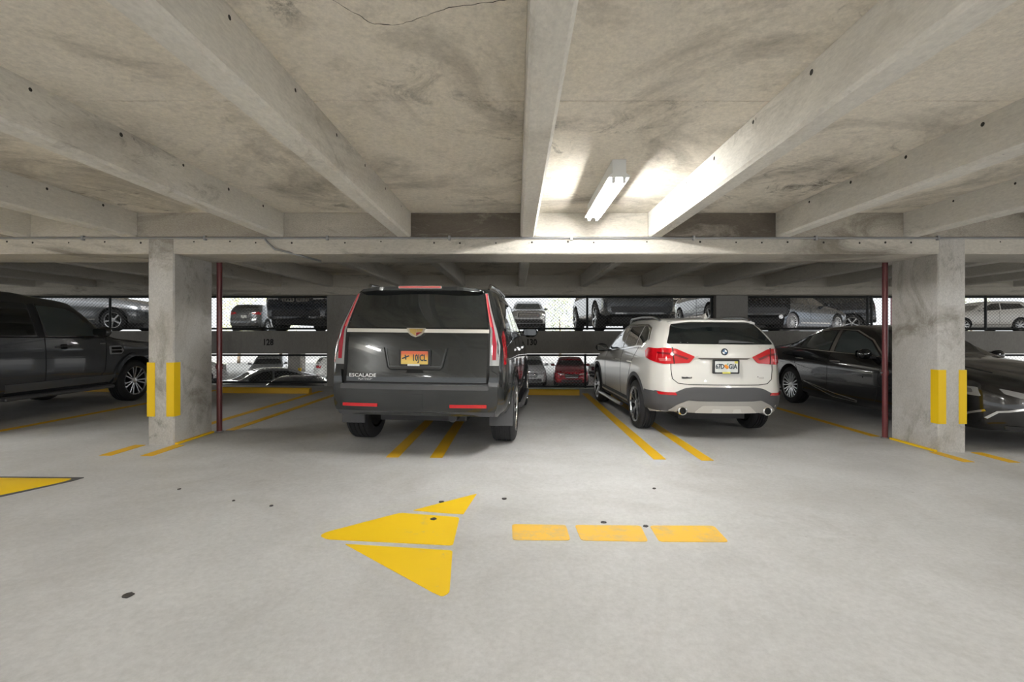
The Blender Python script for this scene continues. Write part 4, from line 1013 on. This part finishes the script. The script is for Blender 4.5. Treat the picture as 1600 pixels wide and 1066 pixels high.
# ---------------------------------------------- black sedan, nose towards us
def black_sedan():
    c = Car('black_saloon', SEDAN, 'paint_black', (6.42, 9.7, fz(6.42)), 180, 'glossy black sedan backed in behind the column, nose towards the aisle')
    c.root.scale = (1.03, 1.075, 1.06)
    c.wheels(9, 'pair', 'alloy', rimr=.245)
    c.panel('windshield', 'F', rnd([(-.72, 1.03), (.72, 1.03), (.54, 1.39), (-.54, 1.39)], .05), 'car_glass', .005)
    c.panel('rear_window', 'R', rnd([(-.60, 1.13), (.60, 1.13), (.50, 1.38), (-.50, 1.38)], .05), 'car_glass', .005)
    for sg in (1, -1):
        for poly, m in (([(-.22, 1.10), (.02, 1.20), (.12, 1.235), (.18, 1.07), (-.05, 1.065)], 'car_glass'), ([(.22, 1.065), (.16, 1.245), (.55, 1.345), (.98, 1.355), (1.02, 1.03)], 'car_glass_light'), ([(1.17, 1.02), (1.12, 1.36), (1.40, 1.345), (1.80, 1.20), (2.12, .985)], 'car_glass_light')):
            c.panel('side_window', sg, rnd(poly, .02), m, .005)
        c.strip('window_trim', sg, [(-.28, 1.10), (.05, 1.235), (.52, 1.368), (1.05, 1.383), (1.42, 1.362), (1.82, 1.215), (2.20, .975), (1.1, 1.01), (.1, 1.045), (-.15, 1.055)], .014, 'chrome', .009, closed=True)
        c.panel('door_pillar', sg, [(1.05, 1.02), (1.14, 1.02), (1.09, 1.37), (1.02, 1.37)], 'interior_trim', .004)
        for pts in ([(1.08, 1.0), (1.08, .32)], [(2.22, .96), (2.18, .45), (2.10, .30)], [(.0, 1.03), (.15, .80), (.40, .42), (.42, .30)]): c.strip('door_seam', sg, pts, .009, 'seam', .002)
        for y in (.30, 1.25):
            h, d = c.ray(sg, y, .86)
            MB().tube([(h.x-sg*.01, y-.11, .86), (h.x+sg*.03, y-.07, .865), (h.x+sg*.03, y+.07, .865), (h.x-sg*.01, y+.11, .86)], .013, 8).build('door_handle', 'chrome', c.root, 50)
        c.strip('shoulder_crease', sg, [(-.6, .80), (.0, .78), (.5, .70), (1.1, .66), (1.9, .66)], .018, 'paint_black', .010)
        c.strip('sill_trim', sg, [(.45, .47), (1.25, .34), (1.75, .29), (1.72, .26), (1.2, .28), (.45, .47)], .014, 'chrome', .009)
        c.panel('headlamp', 'F', rnd([(sg*.36, .61), (sg*.64, .685), (sg*.69, .70), (sg*.68, .64), (sg*.58, .605)], .015), 'lamp_clear', .010, .03, .05)
        c.panel('headlamp_wrap', sg, rnd([(3.62, .60), (3.58, .70), (3.15, .735), (3.05, .70), (3.35, .625)], .015), 'lamp_clear', .010, .03, .05)
        c.panel('headlamp_lens', sg, rnd([(3.56, .635), (3.54, .685), (3.34, .705), (3.38, .645)], .02), 'lamp_smoke', .014, .02, .05)
        c.strip('bumper_blade', 'F', [(sg*.80, .36), (sg*.74, .44), (sg*.50, .50), (sg*.30, .52)], .022, 'chrome', .014)
        c.strip('bumper_blade_return', sg, [(3.42, .33), (3.52, .40), (3.66, .45)], .022, 'chrome', .014)
        c.panel('tail_lamp', 'R', rnd([(sg*.40, .84), (sg*.72, .84), (sg*.70, .95), (sg*.40, .93)], .02), 'lamp_red', .008)
        c.strip('hood_edge', 'T', [(sg*.70, 2.35), (sg*.66, 2.9), (sg*.52, 3.45)], .014, 'seam', .003)
    c.panel('front_grille', 'F', rnd([(-.36, .30), (.36, .30), (.22, .52), (.34, .72), (-.34, .72), (-.22, .52)], .02), 'alloy_dark', .010)
    c.strip('grille_surround', 'F', [(-.38, .28), (.38, .28), (.23, .52), (.36, .74), (-.36, .74), (-.23, .52)], .025, 'chrome', .016, closed=True)
    c.panel('lower_lip', 'F', rnd([(-.66, .245), (.66, .245), (.68, .29), (-.68, .29)], .01), 'black_plastic', .015)
    MB().box(-.5, .5, -.7, 3.2, .19, .28).build('underbody', 'black_plastic', c.root)
    c.mirror(2.02, 1.01, .90, 'paint_black', 1.0)
black_sedan()

# ---------------------------------------------- cars on the neighbouring decks
BG = {
 'HATCH': dict(T=HATCH, rear=[(-.68, 1.225), (.68, 1.225), (.55, 1.50), (-.55, 1.50)], front=[(-.74, 1.10), (.74, 1.10), (.55, 1.48), (-.55, 1.48)],
   side=([(-.30, 1.22), (-.10, 1.44), (.82, 1.465), (.86, 1.13)], [(.92, 1.125), (.88, 1.465), (1.25, 1.435), (1.98, 1.06)]),
   tail=[(.40, 1.0), (.80, .97), (.82, 1.14), (.44, 1.10)], head=[(.40, .66), (.76, .68), (.78, .80), (.42, .78)], grille=[(-.36, .52), (.36, .52), (.40, .78), (-.40, .78)], bump=[(-.62, .29), (.62, .29), (.60, .46), (-.60, .46)], zp=.86, zf=.46),
 'SEDAN': dict(T=SEDAN, rear=[(-.60, 1.13), (.60, 1.13), (.50, 1.38), (-.50, 1.38)], front=[(-.72, 1.03), (.72, 1.03), (.54, 1.39), (-.54, 1.39)],
   side=([(-.20, 1.08), (.16, 1.245), (.55, 1.345), (1.0, 1.355), (1.04, 1.03)], [(1.12, 1.02), (1.09, 1.36), (1.40, 1.345), (1.80, 1.20), (2.12, .985)]),
   tail=[(.40, .84), (.72, .84), (.70, .95), (.40, .93)], head=[(.38, .62), (.72, .66), (.74, .73), (.40, .70)], grille=[(-.34, .45), (.34, .45), (.36, .68), (-.36, .68)], bump=[(-.55, .26), (.55, .26), (.52, .40), (-.52, .40)], zp=.74, zf=.40),
 'WAGON': dict(T=WAGON, rear=[(-.74, 1.40), (.74, 1.40), (.66, 1.75), (-.66, 1.75)], front=[(-.78, 1.37), (.78, 1.37), (.63, 1.77), (-.63, 1.77)],
   side=([(-.5, 1.40), (-.40, 1.72), (1.07, 1.73), (1.07, 1.36)], [(1.16, 1.36), (1.16, 1.73), (1.62, 1.70), (2.28, 1.325)]),
   tail=[(.62, 1.08), (.86, 1.08), (.85, 1.30), (.62, 1.26)], head=[(.50, .90), (.80, .92), (.80, 1.04), (.50, 1.02)], grille=[(-.44, .78), (.44, .78), (.48, 1.05), (-.48, 1.05)], bump=[(-.7, .42), (.7, .42), (.68, .60), (-.68, .60)], zp=1.0, zf=.62),
 'PICKUP': dict(T=PICKUP, rear=[(-.70, 1.42), (.70, 1.42), (.6, 1.85), (-.6, 1.85)], front=[(-.78, 1.40), (.78, 1.40), (.62, 1.86), (-.62, 1.86)],
   side=([(1.2, 1.35), (1.18, 1.83), (1.75, 1.84), (1.75, 1.34)], [(1.85, 1.34), (1.85, 1.84), (2.3, 1.80), (2.85, 1.34)]),
   tail=[(.82, .95), (.93, .95), (.93, 1.25), (.82, 1.25)], head=[(.66, .92), (.88, .92), (.90, 1.12), (.66, 1.10)], grille=[(-.62, .84), (.62, .84), (.62, 1.10), (-.62, 1.10)], bump=[(-.8, .52), (.8, .52), (.8, .74), (-.8, .74)], zp=.66, zf=.62)}
def bg_car(kind, paint, loc, yaw, label, name, style='fan', n=5, grille='alloy_dark', clad=False, slot=False, scale=1.0, chrome_line=False, glass='car_glass', grp='cars on the neighbouring decks', kidney=False, pipes=False):
    B = BG[kind]; c = Car(name, B['T'], paint, loc, yaw, label, group=grp, tilt=False, scale=scale, detail=0)
    c.wheels(n, style)
    c.panel('rear_window', 'R', rnd(B['rear'], .04, 2), glass, .006, step=.15); c.panel('windshield', 'F', rnd(B['front'], .04, 2), glass, .006, step=.15)
    for sg in (1, -1):
        q = (lambda p: p) if sg > 0 else mir
        for poly in B['side']: c.panel('side_window', sg, rnd(poly, .02, 2), glass, .006, step=.15)
        c.panel('tail_lamp', 'R', q(B['tail']), 'lamp_red', .012, step=.12); c.panel('headlamp', 'F', q(B['head']), 'lamp_clear', .012, step=.12)
        if clad:
            for y0 in (0, B['T']['wb']): c.strip('arch_cladding', sg, [(y0+(B['T']['arch']+.03)*math.cos(a), B['T']['wr']+.01+(B['T']['arch']+.03)*math.sin(a)) for a in np.linspace(-.1, PI+.1, 14)], .06, 'grey_cladding', .01)
        z_ = B['T']['cols'][4][2]
        c.strip('sill_trim', sg, [(.5, z_+.13), (B['T']['wb']-.5, z_+.13)], .03, 'chrome', .01)
        for yy in (.5*B['T']['wb']-.35,): c.strip('door_seam', sg, [(yy, B['T']['cols'][4][6]), (yy, z_+.15)], .012, 'seam', .004)
        if pipes: MB().tube([(sg*.6, B['T']['cols'][0][0]-.08, .40), (sg*.6, B['T']['cols'][0][0]+.2, .40)], .06, 14).build('exhaust_tip', 'chrome', c.root, 50)
    if kidney:
        for sg in (1, -1):
            k = c.panel('front_grille', 'F', rnd([(sg*.03, .84), (sg*.40, .86), (sg*.44, 1.06), (sg*.05, 1.08)], .05), 'chrome', .014, step=.15)
            for j in range(8):
                x = sg*(.06+.045*j); c.panel('grille_slat', 'F', [(x, .865), (x+sg*.028, .865), (x+sg*.028, 1.05), (x, 1.05)], 'seam', .018, .01, parent=k)
    else:
        g = c.panel('front_grille', 'F', rnd(B['grille'], .05, 2), grille, .014, step=.12)
        zs = [p[1] for p in B['grille']]; xs = max(p[0] for p in B['grille'])-.06
        for j in range(3):
            z = min(zs)+(max(zs)-min(zs))*(j+1)/4; c.panel('grille_slat', 'F', [(-xs, z-.012), (xs, z-.012), (xs, z+.012), (-xs, z+.012)], 'chrome', .02, .01, parent=g)
    c.panel('lower_intake', 'F', rnd(B['bump'], .04, 2), 'black_plastic', .012, step=.15)
    c.panel('rear_cladding', 'R', rnd([(-B['bump'][1][0]*1.1, B['bump'][0][1]+.08), (B['bump'][1][0]*1.1, B['bump'][0][1]+.08), (B['bump'][1][0]*1.15, B['bump'][2][1]+.06), (-B['bump'][1][0]*1.15, B['bump'][2][1]+.06)], .03, 2), 'grey_cladding', .014, step=.15)
    zu = B['T']['cols'][4][2]; wu = B['T']['track']-B['T']['ww']*.6
    MB().box(-wu, wu, -.72, B['T']['wb']+.72, zu-.15, zu+.06).build('underbody', 'black_plastic', c.root, bevel=.02)
    c.plate('R', 0, B['zp'], frame=False)
    if chrome_line: c.panel('chrome_bar', 'R', [(-.55, B['zp']+.14), (.55, B['zp']+.14), (.55, B['zp']+.17), (-.55, B['zp']+.17)], 'chrome', .014, step=.15)
    y_, z_ = [(p[0], p[1]) for p in (B['side'][1][-1],)][0]
    c.mirror(y_-.1, z_+.06, B['T']['cols'][5][5]+.02, paint, 1.0)
    return c
U = 1.361; LZ = -1.599
bg_car('HATCH', 'paint_grey', (-15.2, 15.4, U), -82, 'grey crossover side-on behind the fence above the off-roader', 'crossover', 'fan', 5, clad=True)
bg_car('WAGON', 'paint_navy', (-6.0, 16.9, U), 180, 'dark navy wagon with twin kidney-shaped grille behind the upper fence', 'parked_wagon', kidney=True, scale=.95)
bg_car('HATCH', 'paint_grey', (-15.1, 27.5, U), 6, 'small grey crossover with red lamps, tail-on in daylight on the upper deck', 'crossover', clad=True)
bg_car('PICKUP', 'paint_silver', (.70, 32.2, U), 180, 'silver pickup truck facing us across the upper deck', 'pickup_truck', grille='black_plastic', glass='car_glass_light')
bg_car('WAGON', 'paint_grey', (3.25, 13.9, U), 4, 'grey wagon, tail close behind the upper fence beside the white hatchback', 'parked_wagon', chrome_line=True)
bg_car('HATCH', 'paint_white', (8.1, 22.0, U), 150, 'white and black crossover glimpsed beside the wide far column', 'crossover', grille='black_plastic', clad=True)
bg_car('WAGON', 'paint_black', (6.75, 14.4, U), -2, 'black wagon with twin exhausts behind the upper fence', 'parked_wagon', pipes=True, chrome_line=True)
bg_car('SEDAN', 'paint_bluegrey', (9.75, 18.6, U), -62, 'blue-grey sedan with many-spoked wheels behind the upper fence', 'parked_sedan', 'thin', 16)
bg_car('WAGON', 'paint_navy', (16.2, 23.5, U), 60, 'dark navy wagon in shade behind the blue-grey sedan', 'parked_wagon')
bg_car('HATCH', 'paint_white', (25.4, 25.2, U), 86, 'white wagon side-on in the bright upper opening by the far right post', 'crossover', 'pair', 7)
bg_car('HATCH', 'paint_silver', (.75, 29.6, LZ), 180, 'silver crossover facing us below the parapet numbered 130', 'crossover', grille='seam')
bg_car('SEDAN', 'paint_red', (3.25, 30.0, LZ), 176, 'red sedan facing us below the parapet', 'parked_sedan', grille='black_plastic', scale=1.04)
bg_car('HATCH', 'paint_white', (7.4, 33.5, LZ), 140, 'white crossover half hidden behind the white hatchback on the lower level', 'crossover')
bg_car('SEDAN', 'paint_silver', (-9.5, 20.9, LZ), 128, 'silver sedan with dark glass just below the parapet numbered 128', 'parked_sedan', 'pair', 5)
bg_car('SEDAN', 'paint_bluegrey', (-7.4, 15.5, LZ), 2, 'dark sedan roof below the parapet next to the wide column', 'parked_sedan')
bg_car('HATCH', 'paint_white', (-10.6, 27.6, LZ), -60, 'white crossover far off on the lower level beside the yellow-guarded column', 'crossover')
bg_car('HATCH', 'paint_grey', (-11.8, 32.5, LZ), 6, 'dark grey crossover tail-on far off on the lower level', 'crossover')
bg_car('SEDAN', 'paint_white', (-18.6, 29.0, LZ), 120, 'white sedan far off on the lower level near the red pipe', 'parked_sedan')
bg_car('HATCH', 'paint_silver', (-15.4, 30.5, LZ), 200, 'pale silver crossover far off on the lower level', 'crossover')

# a few trees outside
def tree(x, y, h, lab, mat):
    root = empty('tree', (x, y, LZ)); tag(root, lab, 'tree', 'trees outside')
    MB().tube([(0, 0, 0), (.1, 0, h*.3), (0, .1, h*.65)], [.16, .12, .05], 8).build('trunk', 'bark', root, 50)
    rng = random.Random(int(x*10)); mb = MB()
    for k in range(700):
        a = rng.uniform(0, 2*PI); t = rng.random()**.5; ph = rng.uniform(-1, 1)
        c = Vector((math.cos(a)*t*h*.28*math.sqrt(1-ph*ph*.7), math.sin(a)*t*h*.28*math.sqrt(1-ph*ph*.7), h*.62+ph*h*.34)); s = rng.uniform(.09, .2)
        u = Vector((rng.uniform(-1, 1), rng.uniform(-1, 1), rng.uniform(-1, 1))).normalized(); w = u.orthogonal().normalized()
        mb.add([c-u*s, c+w*s*.5, c+u*s, c-w*s*.5], [(0, 1, 2, 3)])
    tag(mb.build('foliage', mat, root), kind='stuff')
tree(-21.5, 44, 6.5, 'pale sunlit tree outside beyond the grey crossover', 'leaf_pale')
tree(-27, 47, 7, 'sunlit tree outside behind the red pipe column', 'leaf_pale')
tree(4.1, 46, 6.5, 'slim tree outside to the right of the silver pickup', 'leaf')
tree(-14, 60, 7.5, 'distant tree outside above the navy wagon', 'leaf')
tree(47, 50, 7, 'distant tree outside beyond the white side-on wagon', 'leaf_pale')
